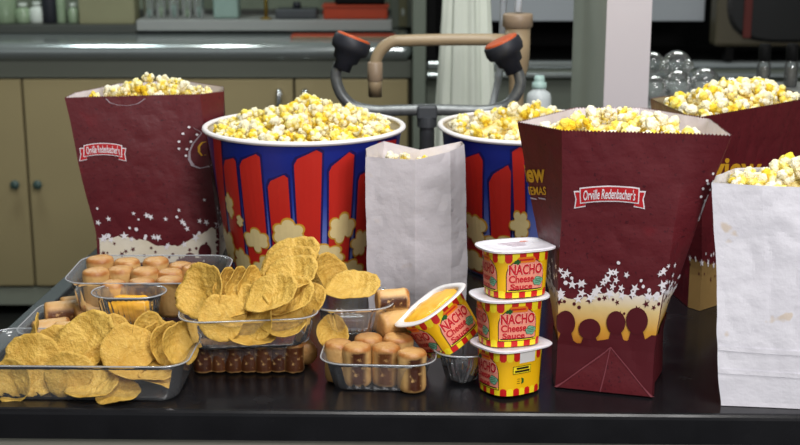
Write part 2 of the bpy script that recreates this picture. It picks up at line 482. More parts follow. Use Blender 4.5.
w = (fr.x - fl.x - .08) / 4
for i in range(4):
    x0 = fl.x + .04 + w * i
    d = mesh_obj('door', prism(NB(), [(x0 + .004, front_y(x0) + .006), (x0 + w - .004, front_y(x0 + w) + .006), (x0 + w - .004, front_y(x0 + w) + .0158), (x0 + .004, front_y(x0) + .0158)], .1, T - .05), M['cab_grey'], cab)
    hb = NB(); tube(hb, [(x0 + w - .05, front_y(x0 + w) + .006, .62), (x0 + w - .05, front_y(x0 + w) - .02, .62), (x0 + w - .05, front_y(x0 + w) - .02, .72), (x0 + w - .05, front_y(x0 + w) + .006, .72)], .004, 8)
    mesh_obj('handle', hb, M['chrome'], d)

# ================================================================== BAGS
class BagShape:
    def __init__(s, base, top, root, fold=.05, crinkle=.0012, seed=0, bulge=0.0):
        """base, top: eight ring points (front left, front middle, front right, right, back right, back middle, back left, left)"""
        s.root = Vector(root); s.base = [Vector(p) - s.root for p in base]; s.top = [Vector(p) - s.root for p in top]
        s.fold, s.cr, s.seed, s.bulge = fold, crinkle, seed * 7.3, bulge
        n = len(base); cum = [0]
        for i in range(n): cum.append(cum[-1] + (s.top[(i + 1) % n] - s.top[i]).length)
        s.cum = [c - cum[1] for c in cum]; s.per = cum[-1]
        s.H = sum(p.z for p in s.top) / n
        s.cen = sum(s.top, Vector()) / n
        s.front = (s.cum[0] + .0005, s.cum[2] - .0005); s.rside = (s.cum[2], s.cum[3]); s.lside = (s.cum[0] - (s.top[0] - s.top[-1]).length, s.cum[0])
    def P(s, a, v):
        n = len(s.base); a = (a - s.cum[0]) % s.per + s.cum[0]
        for i in range(n):
            if a <= s.cum[i + 1] or i == n - 1: break
        t = min(1, max(0, (a - s.cum[i]) / (s.cum[i + 1] - s.cum[i])))
        b = s.base[i].lerp(s.base[(i + 1) % n], t); tp = s.top[i].lerp(s.top[(i + 1) % n], t)
        f = s.fold / s.H
        k = 0 if v < f else (v - f) / (1 - f)
        z = tp.z * v
        p = Vector((b.x + (tp.x - b.x) * k, b.y + (tp.y - b.y) * k, z))
        if s.cr:
            out = Vector((p.x - s.cen.x, p.y - s.cen.y, 0)); L = max(.02, out.length); out /= L
            q = Vector((p.x * 13 + s.seed, p.y * 13, p.z * 9)); q2 = Vector((p.x * 38, p.y * 38 + s.seed, p.z * 30))
            d = noise.noise(q) * 2.2 + abs(noise.noise(q2)) * 1.0
            e = min(1, v * 8)
            p += out * (d * s.cr * e + s.bulge * math.sin(PI * max(0, min(1, v))))
        return p
    def S(s, a, v, lift=0):
        p = s.P(a, v)
        if lift:
            e = .002
            ta = s.P(a + e, v) - s.P(a - e, v); tv = s.P(a, v + .01) - s.P(a, v - .01)
            nn = ta.cross(tv)
            if nn.length > 1e-12: p = p + nn.normalized() * lift
        return p
    def SW(s, a, v, lift=0): return s.S(a, v, lift) + s.root
    def loft(s, v0, v1, nu, nv, lift=0, teeth=0, bottom=False):
        bm = NB(); rows = []
        for j in range(nv + 1):
            v = v0 + (v1 - v0) * j / nv; row = []
            for i in range(nu):
                p = s.S(s.cum[0] + s.per * i / nu, v, lift)
                if teeth and j == nv: p.z += teeth * (1 if i % 2 else -1)
                row.append(bm.verts.new(p))
            rows.append(row)
        for a, b in zip(rows, rows[1:]):
            for i in range(nu): bm.faces.new((a[i], a[(i + 1) % nu], b[(i + 1) % nu], b[i]))
        if bottom: bm.faces.new(rows[0][::-1])
        return bm
    def near(s, px, py, arange=None, vr=(0.02, 1)):
        arange = arange or s.front
        """local map from offsets in the photograph to surface coordinates round one measured spot"""
        f = lambda x, y: invert(s.SW, x, y, arange[0], arange[1], vr[0], vr[1])
        c = f(px, py); e = 5
        xp, xm, yp, ym = f(px + e, py), f(px - e, py), f(px, py + e), f(px, py - e)
        jx = ((xp[0] - xm[0]) / (2 * e), (xp[1] - xm[1]) / (2 * e)); jy = ((yp[0] - ym[0]) / (2 * e), (yp[1] - ym[1]) / (2 * e))
        return c, (lambda pts: [(c[0] + jx[0] * x + jy[0] * y, c[1] + jx[1] * x + jy[1] * y) for x, y in pts]), jx, jy
def make_bag(name, label, shape, wall_mat, nu=360, nv=44, teeth=.0009, lining_mat=None):
    t = thing(name, label, 'popcorn bag', shape.root + Vector((0, 0, .0006)))
    wall = mesh_obj('paper_wall', shape.loft(0, 1, nu, nv, 0, teeth, True), wall_mat, t)
    mesh_obj('lining', shape.loft(.3, .9985, nu, nv, -.0008, teeth), lining_mat or M['lining'], t)
    return t, wall
def printed(shape): return Print(lambda a, v, l: shape.S(a, v, l), .008, .035)
def banner(pr, shape, px, py, wpx, hpx, tail=True):
    c, f, jx, jy = shape.near(px, py)
    W, H = wpx / 2, hpx / 2
    arc = lambda x: 3.2 * (x / W) ** 2        # ends lower than the middle (image y grows downward)
    def ribbon(gx, gy):
        n = 14; up = []; dn = []
        for i in range(n + 1):
            x = -W * .82 - gx + (2 * W * .82 + 2 * gx) * i / n
            up.append((x, -H * .75 + arc(x) - gy)); dn.append((x, H * .55 + arc(x) + gy))
        return up + dn[::-1]
    def tails(sg, g):
        x0, x1 = sg * W * .70, sg * (W + g); y = arc(W)
        return [(x0, -H * .45 + y - g - 1), (x1, -H * .5 + y - g), (sg * (W * .95 + g), H * .15 + y), (x1, H * .95 + y + g), (x0, H * .75 + y + g)]
    k = wpx / 70
    for sg in (-1, 1):
        pr.poly(f(tails(sg, 1.3 * k)), M['print_white'], 1); pr.poly(f(tails(sg, 0)), M['print_red'], 2)
    pr.poly(f(ribbon(1.2 * k, 1.2 * k)), M['print_white'], 3); pr.poly(f(ribbon(0, 0)), M['print_red'], 4)
    # lettering follows the ribbon
    sc_a = math.hypot(jx[0], 0); sc_v = abs(jy[1])
    tw = wpx * .74 * sc_a; th = hpx * .50 * sc_v
    slope = jx[1] / jx[0] if jx[0] else 0
    pr.text("Orville Redenbacher's", c[0], c[1] + hpx * .06 * sc_v, tw, th, M['print_white'], 6,
            bend=lambda x: slope * x - arc(x / sc_a) * sc_v, shear=.12, bold=.012)
def stars_band(pr, prs, shape, edge, low, rnd, nwhite, ndark, spread, sizes, reach=(-.25, .25), band='band'):
    """edge: boundary between maroon and the pale band as measured spots on the front panel; it runs on round the sides"""
    ar = shape.front
    E = sorted(invert(shape.SW, x, y, ar[0], ar[1], .02, 1) for x, y in edge)
    Lw = sorted(invert(shape.SW, x, y, ar[0], ar[1], .0, 1) for x, y in low)
    def at(P, a):
        if a <= P[0][0]: return P[0][1]
        for p, q in zip(P, P[1:]):
            if p[0] <= a <= q[0]: return p[1] + (q[1] - p[1]) * (a - p[0]) / max(1e-6, q[0] - p[0])
        return P[-1][1]
    n = 110; step = (reach[1] - reach[0]) / n
    as_ = [reach[0] + step * k for k in range(n + 1)]
    pr.poly([(a, at(E, a) + rnd.uniform(-.009, .009)) for a in as_] + [(a, at(Lw, a)) for a in as_[::-1]], M[band], 1)
    c, f, jx, jy = shape.near((edge[0][0] + edge[-1][0]) / 2, edge[len(edge) // 2][1])
    ka, kv = abs(jx[0]), abs(jy[1])
    full = int(nwhite * (reach[1] - reach[0]) / (ar[1] - ar[0])); nd = int(ndark * (reach[1] - reach[0]) / (ar[1] - ar[0]))
    for k in range(full):
        a = reach[0] + (reach[1] - reach[0]) * ((k * .618 + rnd.uniform(-.04, .04)) % 1.0); q = rnd.random()
        v = at(E, a) + spread * kv * (q ** 1.7) - 3 * kv; r = rnd.uniform(*sizes) * (1.2 - .5 * q)
        prs.poly([(a + x * ka, v + y * kv) for x, y in (star(0, 0, r, rnd.random() * 6) if rnd.random() < .78 else disc(0, 0, r * .45))], M['print_white'], 3)
    for k in range(nd):
        a = reach[0] + (reach[1] - reach[0]) * ((k * .618 + .3) % 1.0); v = at(E, a) - kv * (4 + rnd.random() ** 1.3 * spread * .5); r = rnd.uniform(*sizes) * .75
        prs.poly([(a + x * ka, v + y * kv) for x, y in (star(0, 0, r, rnd.random() * 6) if rnd.random() < .6 else disc(0, 0, r * .5))], M['print_maroon'], 2)

def wp(px, py, h): return PZ(px, py, h)

# ---- maroon bag with a banner, in the middle of the worktop edge
def middle_bag():
    h = .30
    top = [wp(563, 130.5, h), wp(617, 132, h), wp(688, 134, h), wp(732, 136, h), wp(708, 119, h), wp(640, 108, h), wp(575, 108, h), wp(517, 122.5, h)]
    B1, B2 = PZ(556, 388), PZ(652, 398)
    d = (B2 - B1).normalized(); nrm = Vector((-d.y, d.x, 0)) * .088
    base = [B1, (B1 + B2) / 2, B2, B2 + nrm * .5 - d * .004, B2 + nrm, (B1 + B2) / 2 + nrm, B1 + nrm, B1 + nrm * .62 - d * .013]
    s = BagShape(base, top, (B1 + B2) / 2 + nrm * .5, .052, .0013, 1)
    t, wall = make_bag('popcorn_bag', 'maroon paper popcorn bag behind the stack of cheese cups, red banner on its front', s, M['maroon'])
    rnd = random.Random(5); pr = printed(s)
    banner(pr, s, 610, 195, 72, 21); pr.done('printed_banner', wall)
    pr, prs = printed(s), printed(s)
    stars_band(pr, prs, s, [(558, 293), (575, 300), (596, 295), (612, 291), (630, 298), (650, 294)], [(558, 347), (580, 347), (612, 347), (640, 347), (651, 347)], rnd, 42, 15, 34, (3.6, 6.2))
    pr.done('printed_pale_band', wall); prs.done('printed_stars', wall)
    pr = printed(s)
    # silhouettes of a seated audience
    for x, y, rx, ry in ((566, 323, 10, 12.5), (590, 329, 11, 10.5), (616, 323, 9.5, 12), (637, 321, 11, 13.5)):
        c, f, jx, jy = s.near(x, y)
        pr.poly(f(disc(0, 0, rx, ry, 22)), M['print_maroon'], 5)
        pr.poly(f([(-rx * .5, ry * .6), (rx * .5, ry * .6), (rx * .8, ry * 1.4), (rx * 1.5, ry * 1.8), (rx * 1.8, 28), (-rx * 1.8, 28), (-rx * 1.5, ry * 1.8), (-rx * .8, ry * 1.4)]), M['print_maroon'], 4)
    low = [invert(s.SW, x, y, s.front[0], s.front[1], .0, 1) for x, y in ((557, 341), (580, 343), (612, 338), (640, 343), (652, 335))]
    low = [(-.25, low[0][1])] + low + [(.25, low[-1][1])]
    pr.poly(low + [(a, .004) for a, v in low[::-1]], M['print_maroon'], 6)
    pr.done('printed_audience', wall)
    # chain lettering on the side panel
    ar = s.lside
    pr = printed(s)
    def side_text(body, x, y, wpx, hpx, mat, bold=.02):
        c, f, jx, jy = s.near(x, y, ar)
        pr.text(body, c[0], c[1], wpx * abs(jx[0]), hpx * abs(jy[1]), mat, 3, bend=lambda q: q * jx[1] / jx[0], bold=bold)
    side_text('view', 531, 174, 30, 17, M['print_gold'], .03)
    side_text('CINEMAS', 533, 191, 32, 8, M['print_gold'])
    for x0, x1 in ((523, 529), (531, 537), (539, 546)):
        pr.line([invert(s.SW, x0, 198.5, ar[0], ar[1], .02, 1), invert(s.SW, x1, 199.5, ar[0], ar[1], .02, 1)], .006, M['print_dim_white'], 2)
    pr.done('printed_lettering', wall)
    # swirl and dots on the other side panel
    ar = s.rside; pr = printed(s)
    for x, y in ((713, 174), (707, 181), (703, 189), (701, 197), (710, 190), (705, 201), (708, 184)):
        c, f, jx, jy = s.near(x, y, ar); pr.poly(f(disc(0, 0, 1.4, 1.4, 8)), M['print_white'], 2)
    pts = [invert(s.SW, x, y, ar[0], ar[1], .02, 1) for x, y in ((708, 195), (704, 204), (702, 212), (701, 219), (703, 223), (706, 219))]
    pr.line(pts, [.001, .002, .004, .006, .005, .003], M['print_white'], 2)
    pr.done('printed_swirl', wall)
    # folded bottom flap
    fl_ = Print(lambda a, v, l: s.S(a, v, l), .012, .05, .0006)
    a0, a1 = s.cum[0] + .001, s.cum[2] - .001; am = (a0 + a1) / 2
    fl_.poly([(a0, .006), (a1, .006), (am, .185)], M['maroon'], 5)
    for p, q in (((a0, .006), (am, .185)), ((a1, .006), (am, .185))): fl_.line([p, q], .0022, M['crease'], 6)
    fl_.line([(am, .185), (am - .012, .006)], .0016, M['crease'], 6)
    fl_.done('base_flap', t)
    return s
M['crease'] = plain('maroon_crease', (128, 62, 70), .5, .4)
mid = middle_bag()

# ---- maroon bag at the left
def left_bag():
    h = .2564
    top = [wp(65, 98, h), wp(130, 96, h), wp(200, 94.5, h), wp(223, 91.5, h), wp(224, 87, h), wp(180, 80.5, h), wp(118, 84, h), wp(74, 93, h)]
    b1, b2 = PZ(98, 266), PZ(219, 263); nrm = Vector((0, .1, 0))
    base = [b1, (b1 + b2) / 2, b2, b2 + nrm * .5, b2 + nrm, (b1 + b2) / 2 + nrm, b1 + nrm, b1 + nrm * .5]
    s = BagShape(base, top, (b1 + b2) / 2 + nrm * .5, .05, .0013, 2, .002)
    t, wall = make_bag('popcorn_bag', 'maroon paper popcorn bag standing behind the upright pretzel bites beside the big striped bucket', s, M['maroon'])
    rnd = random.Random(8); pr = printed(s); ar = s.front
    banner(pr, s, 103, 150, 45, 16); pr.done('printed_banner', wall)
    pr, prs = printed(s), printed(s)
    stars_band(pr, prs, s, [(90, 236), (100, 241), (120, 237), (140, 240), (160, 246), (178, 246), (195, 237), (210, 229)], [(92, 262), (120, 263), (160, 263), (195, 262), (212, 262)], rnd, 34, 20, 36, (2.6, 4.6), band='band_cream')
    pr.done('printed_pale_band', wall); prs.done('printed_stars', wall); pr = printed(s)
    for x, y, r in ((190, 258, 7), (205, 252, 8), (211, 260, 8), (198, 262, 7), (181, 262, 6)):
        c, f, jx, jy = s.near(x, y, ar); pr.poly(f(disc(0, 0, r * .8, r, 16)), M['print_maroon'], 4)
    pr.done('printed_audience', wall)
    pr = printed(s)
    for x, y in ((189, 127.5), (183, 134), (197, 135), (179, 142), (191, 142), (179, 149), (187, 149.5), (186, 156)):
        c, f, jx, jy = s.near(x, y, ar); pr.poly(f(disc(0, 0, 1.5, 1.2, 8)), M['print_white'], 2)
    pts = [invert(s.SW, x, y, ar[0], s.cum[3], .02, 1) for x, y in ((193, 128), (202, 133), (198, 138), (193, 144), (189.5, 152), (189.5, 160), (193, 166), (200, 168.5), (208, 167), (213, 163))]
    pr.line(pts, [.0008, .0014, .002, .0024, .003, .004, .006, .0066, .006, .004], M['print_dim_white'], 2)
    pr.done('printed_swirl', wall); pr = printed(s)
    g = [invert(s.SW, x, y, ar[0], s.cum[3], .02, 1) for x, y in ((206, 142), (202, 143), (199, 147), (199, 152), (202, 156), (206, 155))]
    pr.line(g, .0035, M['print_gold'], 2)
    pr.done('printed_letter', wall); pr = printed(s)
    pts = [invert(s.SW, x, y, ar[0], ar[1], .02, 1) for x, y in ((106, 99), (110, 103), (118, 105.5), (128, 106), (138, 104), (145, 99))]
    pr.line(pts, .0016, M['print_dim_white'], 2)
    pr.done('printed_ring', wall)
    return s
lbag = left_bag()

# ---- maroon bag at the right, corner towards the viewer
def right_bag():
    h = .27
    C = wp(694, 118.5, h); R = wp(812, 98, h); L = wp(651, 99, h)
    B = R + (L - C); m = lambda a, b, t=.5: a.lerp(b, t)
    def ring(C, R, B, L, z):
        r = [m(L, C, .8), m(C, R, .06), m(C, R, .5), R, m(R, B, .5), B, m(B, L, .5), L]
        return [Vector((p.x, p.y, z)) for p in r]
    cen = (C + R + B + L) / 4
    sh = lambda p: cen + (p - cen) * .72
    top = ring(C, R, B, L, T + h); base = ring(sh(C), sh(R), sh(B), sh(L), T)
    s = BagShape(base, top, (cen.x, cen.y, T), .05, .0012, 3)
    t, wall = make_bag('popcorn_bag', 'maroon paper popcorn bag standing behind the big white bag, yellow lettering on it', s, M['maroon'], lining_mat=M['kraft'])
    pr = printed(s); rnd = random.Random(11)
    c, f, jx, jy = s.near(736, 169)
    pr.text('view', c[0], c[1], 50 * abs(jx[0]), 21 * abs(jy[1]), M['print_gold'], 3, bend=lambda q: q * jx[1] / jx[0], bold=.03)
    pr.done('printed_lettering', wall)
    pr, prs = printed(s), printed(s)
    stars_band(pr, prs, s, [(702, 262), (720, 266), (745, 262), (780, 258)], [(704, 310), (720, 311), (745, 310), (778, 308)], rnd, 22, 9, 24, (2.6, 4.4), reach=(s.cum[0], .2), band='band_shaded')  # pale band left off the gap side so the maroon reads as shade
    pr.done('printed_pale_band', wall); prs.done('printed_stars', wall)
    return s
M['band_shaded'] = plain('band_shade_brown', (150, 120, 72), .5, .4)  # cream band darkened in its colour for the shade between the bags
M['kraft'] = plain('kraft_lining', (150, 138, 112), .6, .3)
rbag = right_bag()

# ---- white paper bags
def small_white():
    h = .2105
    FL, FM, FR = wp(366, 157, h), wp(415, 160, h), wp(449, 155, h)
    R = wp(464.5, 149, h); BR = wp(462, 144.5, h); BM = wp(420, 146, h); BL = wp(384, 144.5, h); L = wp(367, 151, h)
    top = [FL, FM, FR, R, BR, BM, BL, L]
    for p, dz in zip(top, (0, 0, .004, .006, .004, -.006, .004, .003)): p.z += dz
    base = [PZ(369, 309), PZ(415, 312), PZ(449, 311), PZ(466, 308), PZ(463, 299), PZ(420, 298), PZ(377, 298), PZ(370, 304)]
    s = BagShape(base, top, (.02, 1.74, T), .004, .0016, 4, .002)
    t, w_ = make_bag('popcorn_bag', 'small white paper popcorn bag in front of the two striped buckets', s, M['thin_paper'], 160, 40, .0, M['thin_paper'])
    return s
swb = small_white()
def big_white():
    h = .25
    top = [wp(713.5, 183, h), wp(762, 186, h), wp(830, 189, h), wp(838, 180, h), wp(834, 170, h), wp(780, 168, h), wp(737, 169, h), wp(717, 176, h)]
    base = [PZ(721, 406), PZ(770, 408), PZ(832, 411), PZ(836, 400), PZ(832, 388), PZ(780, 385), PZ(738, 385), PZ(725, 395)]
    s = BagShape(base, top, (.42, 1.42, T), .004, .0018, 6, .0015)
    t, w_ = make_bag('popcorn_bag', 'big white paper popcorn bag with small grease spots at the worktop edge', s, M['white_paper'], 160, 46, .0, M['white_paper'])
    pr = Print(lambda a, v, l: s.S(a, v, l), .012, .04, .0004)
    # folded seams across the lower front
    for v in (.27, .165):
        pr.line([(s.cum[0] + .002, v), (0, v - .006), (s.cum[2], v - .01)], .022, M['white_paper'], 2)
    pr.done('folded_seam', w_)
    return s
bwb = big_white()

# ================================================================== STRIPED BUCKETS
class Cone:
    def __init__(s, c, R0, R1, H): s.c, s.R0, s.R1, s.H = Vector(c), R0, R1, H
    def S(s, a, h, l=0):
        r = s.R0 + (s.R1 - s.R0) * h / s.H + l
        return Vector((r * math.sin(a), -r * math.cos(a), h))
    def hit(s, px, py):
        Y = s.c.y - s.R1
        for _ in range(30):
            p = PY(px, py, Y); h = p.z - s.c.z; r = s.R0 + (s.R1 - s.R0) * h / s.H
            dx = max(-r * .9995, min(r * .9995, p.x - s.c.x)); Y = .5 * Y + .5 * (s.c.y - math.sqrt(r * r - dx * dx))
        return math.asin(dx / r), h
def bucket(label, c, R0, R1, H, stripes, blobs, seed, dent=None):
    t = thing('popcorn_bucket', label, 'popcorn bucket', c)
    co = Cone(c, R0, R1, H); bm = NB()
    dn = dent or (lambda a: 1.0)
    def ringpts(r, z): return [Vector((r * dn(a) * math.sin(a), -r * dn(a) * math.cos(a), z)) for a in [2 * PI * i / 96 for i in range(96)]]
    def skin(bm, prof):
        rows = [[bm.verts.new(p) for p in ringpts(r, z)] for r, z in prof]
        for a, b in zip(rows, rows[1:]):
            for i in range(96): bm.faces.new((a[i], a[(i + 1) % 96], b[(i + 1) % 96], b[i]))
        return rows
    rows = skin(bm, [(R0 + (R1 - R0) * k / 10, H * k / 10) for k in range(11)]); bm.faces.new(rows[0][::-1])
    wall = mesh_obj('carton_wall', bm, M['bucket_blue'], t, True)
    bm = NB(); skin(bm, [(R0 + (R1 - R0) * k / 10 - .0012, H * k / 10) for k in range(4, 11)])
    mesh_obj('lining', bm, M['carton_inside'], t, True)
    bm = NB(); prof = []
    for k in range(13):
        a = 2 * PI * k / 12; prof.append((R1 + .0015 + .0042 * math.cos(a), H + .0036 * math.sin(a)))
    skin(bm, prof); mesh_obj('rolled_rim', bm, M['rim_white'], t, True)
    pr = Print(lambda a, h, l: co.S(a, h, l) * 1.0 if not dent else Vector((co.S(a, h, l).x * dn(a), co.S(a, h, l).y * dn(a), h)), .07, .05, .0004)
    for pts in stripes:
        q = [co.hit(x, y) for x, y in pts]
        cx = sum(p[0] for p in q) / len(q); cy = sum(p[1] for p in q) / len(q)
        q = [(a, max(.004, h)) for a, h in q]
        out = [(a + (.022 if a > cx else -.022) * 1.0, h + (.003 if h > cy else 0)) for a, h in q]
        pr.poly(out, M['bucket_navy'], 1); pr.poly(q, M['bucket_red'], 2)
    # the stripes go on round the rest of the carton
    have = [sum(co.hit(x, y)[0] for x, y in pts) / len(pts) for pts in stripes]
    for k in range(24):
        a = -PI + (k + .5) * 2 * PI / 24
        if min(abs(a - q) for q in have) < .24: continue
        w = .085; hh = H * (.90 if k % 2 else .76)
        q = [(a - w * .8, .005), (a + w * .8, .005), (a + w, hh), (a + w * .6, hh * 1.03), (a - w * .8, hh * .95), (a - w, hh * .92)]
        pr.poly([(x + (.022 if x > a else -.022), y + (.003 if y > .01 else 0)) for x, y in q], M['bucket_navy'], 1); pr.poly(q, M['bucket_red'], 2)
    pr.done('printed_stripes', wall)
    pr = Print(pr.S, .07, .05, .0004); rnd = random.Random(seed)
    for i, (x, y, rx, ry) in enumerate(blobs):
        a, h = co.hit(x, y); k = 1 / (F / (c[1]))
        r = R0 + (R1 - R0) * h / H
        sx = rx * k / r / max(.3, math.cos(a)); sy = ry * k / .97
        o = blob2(0, 0, 1, 1, rnd)
        if h - sy < .003: h = sy + .004
        pr.poly([(a + sx * 1.14 * u, h + sy * 1.14 * v) for u, v in o], M['art_gold'], 3 + (i % 3) * 2)
        pr.poly([(a + sx * u, h + sy * v) for u, v in o], M['art_cream'], 4 + (i % 3) * 2)
    pr.done('printed_popcorn', wall)
    return co
def stripe(xl, xr, yl, yr, narrow=.18, yb=300, lean=0):
    w = xr - xl
    return [(xl, yl + 5), (xl + w * .12, yl - 1), (xl + w * .8, yr), (xr, yr + 3), (xr + lean - w * narrow * .5, yb), (xl + lean + w * narrow * .5, yb)]
BC = (-.138, 1.90, T + .0006); BR1, BR0, BH = .1408, .109, .2174
st1 = [stripe(224, 236, 161, 158, .1, 298, 16), stripe(240, 260, 161, 154, .1, 300, 14), stripe(268, 288, 182, 175, .1, 302, 9), stripe(294, 322, 160, 150, .35, 302, 2), stripe(329, 354, 167, 152, .3, 301, -5), stripe(358, 374, 176, 169, .2, 300, -9),
       [(213.5, 136), (221, 137), (224, 180), (238, 296), (233, 296)], [(378, 142), (396, 139), (391, 180), (378, 298), (368, 298)]]
bl1 = [(230, 205, 5, 13), (241, 221, 4, 6), (230, 243, 7, 17), (256, 240, 13, 13), (244, 262, 10, 15), (289, 234, 16, 15), (341, 228, 13, 16), (359, 243, 9, 15), (326, 256, 17, 13), (265, 268, 12, 12), (300, 275, 15, 14), (348, 278, 14, 14)]
b1 = bucket('big round popcorn bucket with red stripes on blue, heaped high, behind the nacho chips', BC, BR0, BR1, BH, st1, bl1, 3)
BC2 = (.205, 1.95, T + .0006)
st2 = [[(462, 170), (466, 158), (480, 153), (484, 160), (487, 300), (466, 300)], [(490, 182), (494, 174), (508, 165), (511, 172), (511, 300), (496, 300)], [(512, 152), (520, 147), (524, 150), (526, 300), (517, 300)], [(450, 145), (454, 147), (464, 300), (460, 300)]]
bl2 = [(476, 229, 11, 17), (500, 245, 16, 11), (520, 225, 10, 15), (474, 262, 13, 12), (510, 268, 14, 14)]
BR1b, BR0b, BHb = .1445, .112, .209
b2 = bucket('round popcorn bucket with a dented white rim, half hidden behind the middle maroon bag', BC2, BR0b, BR1b, BHb, st2, bl2, 4, dent=lambda a: 1 - .018 * math.cos(5 * a + .6))

# ================================================================== POPCORN
def popcorn_mesh(seed):
    rnd = random.Random(seed); bm = NB()
    bmesh.ops.create_icosphere(bm, subdivisions=4, radius=1)
    lobes = [(Vector((0, 0, 0)), .52, rnd.uniform(.2, .6), 0)]
    n = rnd.randint(7, 11)
    for i in range(n):
        z = 1 - 2 * (i + .5) / n; a = i * 2.4 + rnd.random() * 1.2; q = math.sqrt(1 - z * z)
        d = Vector((q * math.cos(a), q * math.sin(a), z)) * rnd.uniform(.40, .70)
        lobes.append((d, rnd.uniform(.24, .44), rnd.choice([.0, .05, .12, .25, .45, .7]), 0))
    cols = {}
    for v in bm.verts:
        u = v.co.normalized(); best = 0; tone = .3; second = 0
        for c, r, tn, _ in lobes:
            d = c.dot(u); q = d * d - (c.length_squared - r * r)
            if q > 0:
                e = d + math.sqrt(q)
                if e > best: second = best; best = e; tone = tn
                elif e > second: second = e
        R = best * (1 + .16 * noise.noise(u * 4 + Vector((seed, 0, 0))) + .10 * noise.noise(u * 11))
        v.co = u * R
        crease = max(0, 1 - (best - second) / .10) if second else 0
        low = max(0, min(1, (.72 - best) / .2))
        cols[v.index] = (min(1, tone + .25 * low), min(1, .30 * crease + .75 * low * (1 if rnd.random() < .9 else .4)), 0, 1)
    me = bpy.data.meshes.new('popped_kernel'); bm.to_mesh(me); bm.free()
    at = me.color_attributes.new('Col', 'FLOAT_COLOR', 'POINT')
    for i, c in cols.items(): at.data[i].color = c
    for p in me.polygons: p.use_smooth = True
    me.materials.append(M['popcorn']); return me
POP = [popcorn_mesh(40 + i) for i in range(9)]
def in_poly(x, y, P):
    c = False; j = len(P) - 1
    for i in range(len(P)):
        if (P[i][1] > y) != (P[j][1] > y) and x < (P[j][0] - P[i][0]) * (y - P[i][1]) / (P[j][1] - P[i][1]) + P[i][0]: c = not c
        j = i
    return c
def edge_dist(x, y, P):
    best = 9
    for i in range(len(P)):
        a = Vector(P[i]); b = Vector(P[(i + 1) % len(P)]); p = Vector((x, y)); d = b - a
        t = max(0, min(1, (p - a).dot(d) / d.length_squared)); best = min(best, (p - a - d * t).length)
    return best
def heap(poly, z0, peak, n, size, seed, label, group, heap_label, yellow=0, tilt=lambda x, y: 0.0, ymin_bias=0.0):
    """popped kernels lying on a mound inside an opening"""
    rnd = random.Random(seed)
    poly = [(p[0], p[1]) for p in poly]
    xs = [p[0] for p in poly]; ys = [p[1] for p in poly]
    x0, x1, y0, y1 = min(xs), max(xs), min(ys), max(ys)
    inr = max(edge_dist(x0 + (x1 - x0) * i / 10, y0 + (y1 - y0) * j / 10, poly) for i in range(1, 10) for j in range(1, 10) if in_poly(x0 + (x1 - x0) * i / 10, y0 + (y1 - y0) * j / 10, poly))
    def hh(x, y):
        s = min(1, edge_dist(x, y, poly) / inr) if in_poly(x, y, poly) else 0
        return z0 + peak * s ** .75 + tilt(x, y) * s + .006 * noise.noise(Vector((x * 40 + seed, y * 40, 0)))
    # mound underneath
    cx, cy = sum(xs) / len(xs), sum(ys) / len(ys)
    bm = NB(); nr, na = 16, 72; prev = None; rings = []
    ctr = bm.verts.new((cx, cy, hh(cx, cy) - size * .75))
    bound = []
    for i in range(na):
        a = 2 * PI * i / na; lo, hi = 0, .5
        for _ in range(24):
            m = (lo + hi) / 2
            if in_poly(cx + m * math.cos(a), cy + m * math.sin(a), poly): lo = m
            else: hi = m
        bound.append(lo * .965 - .006)
    for k in range(1, nr + 1):
        row = []
        for i in range(na):
            a = 2 * PI * i / na; r = bound[i] * k / nr; x, y = cx + r * math.cos(a), cy + r * math.sin(a)
            row.append(bm.verts.new((x, y, hh(x, y) - size * .75 + .004 * noise.noise(Vector((x * 110, y * 110, seed))))))
        rings.append(row)
    for i in range(na): bm.faces.new((ctr, rings[0][i], rings[0][(i + 1) % na]))
    for a, b in zip(rings, rings[1:]):
        for i in range(na): bm.faces.new((a[i], b[i], b[(i + 1) % na], a[(i + 1) % na]))
    # closed below, so the mound is a body and not a skin
    low = [bm.verts.new((v.co.x * .80 + cx * .20, v.co.y * .80 + cy * .20, z0 - .016)) for v in rings[-1]]
    for i in range(na): bm.faces.new((rings[-1][i], low[i], low[(i + 1) % na], rings[-1][(i + 1) % na]))
    bm.faces.new(low[::-1])
    o = mesh_obj('popcorn_filling', bm, M['popcorn_deep'], None, True); tag(o, heap_label, 'popcorn', None, 'stuff')
    pts = []
    tries = 0
    while len(pts) < n and tries < 400:
        tries += 1; best = None
        for _ in range(60):
            x, y = rnd.uniform(x0, x1), rnd.uniform(y0, y1)
            if not in_poly(x, y, poly) or edge_dist(x, y, poly) < size * .85: continue
            d = min((math.hypot(x - p[0], y - p[1]) for p in pts), default=1)
            d *= 1 - ymin_bias * (y - y0) / (y1 - y0)
            if best is None or d > best[0]: best = (d, x, y)
        if best: pts.append(best[1:])
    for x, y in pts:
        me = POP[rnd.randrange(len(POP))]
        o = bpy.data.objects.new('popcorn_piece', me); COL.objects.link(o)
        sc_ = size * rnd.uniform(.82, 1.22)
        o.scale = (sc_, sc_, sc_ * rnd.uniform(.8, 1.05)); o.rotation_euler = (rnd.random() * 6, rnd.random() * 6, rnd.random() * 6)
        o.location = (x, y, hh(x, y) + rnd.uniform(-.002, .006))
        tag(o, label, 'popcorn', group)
circ = lambda c, r: [(c[0] + r * math.cos(2 * PI * i / 48), c[1] + r * math.sin(2 * PI * i / 48)) for i in range(48)]
ringW = lambda s, k=.88: [(s.cen.x + (p.x - s.cen.x) * k + s.root.x, s.cen.y + (p.y - s.cen.y) * k + s.root.y) for p in s.top]
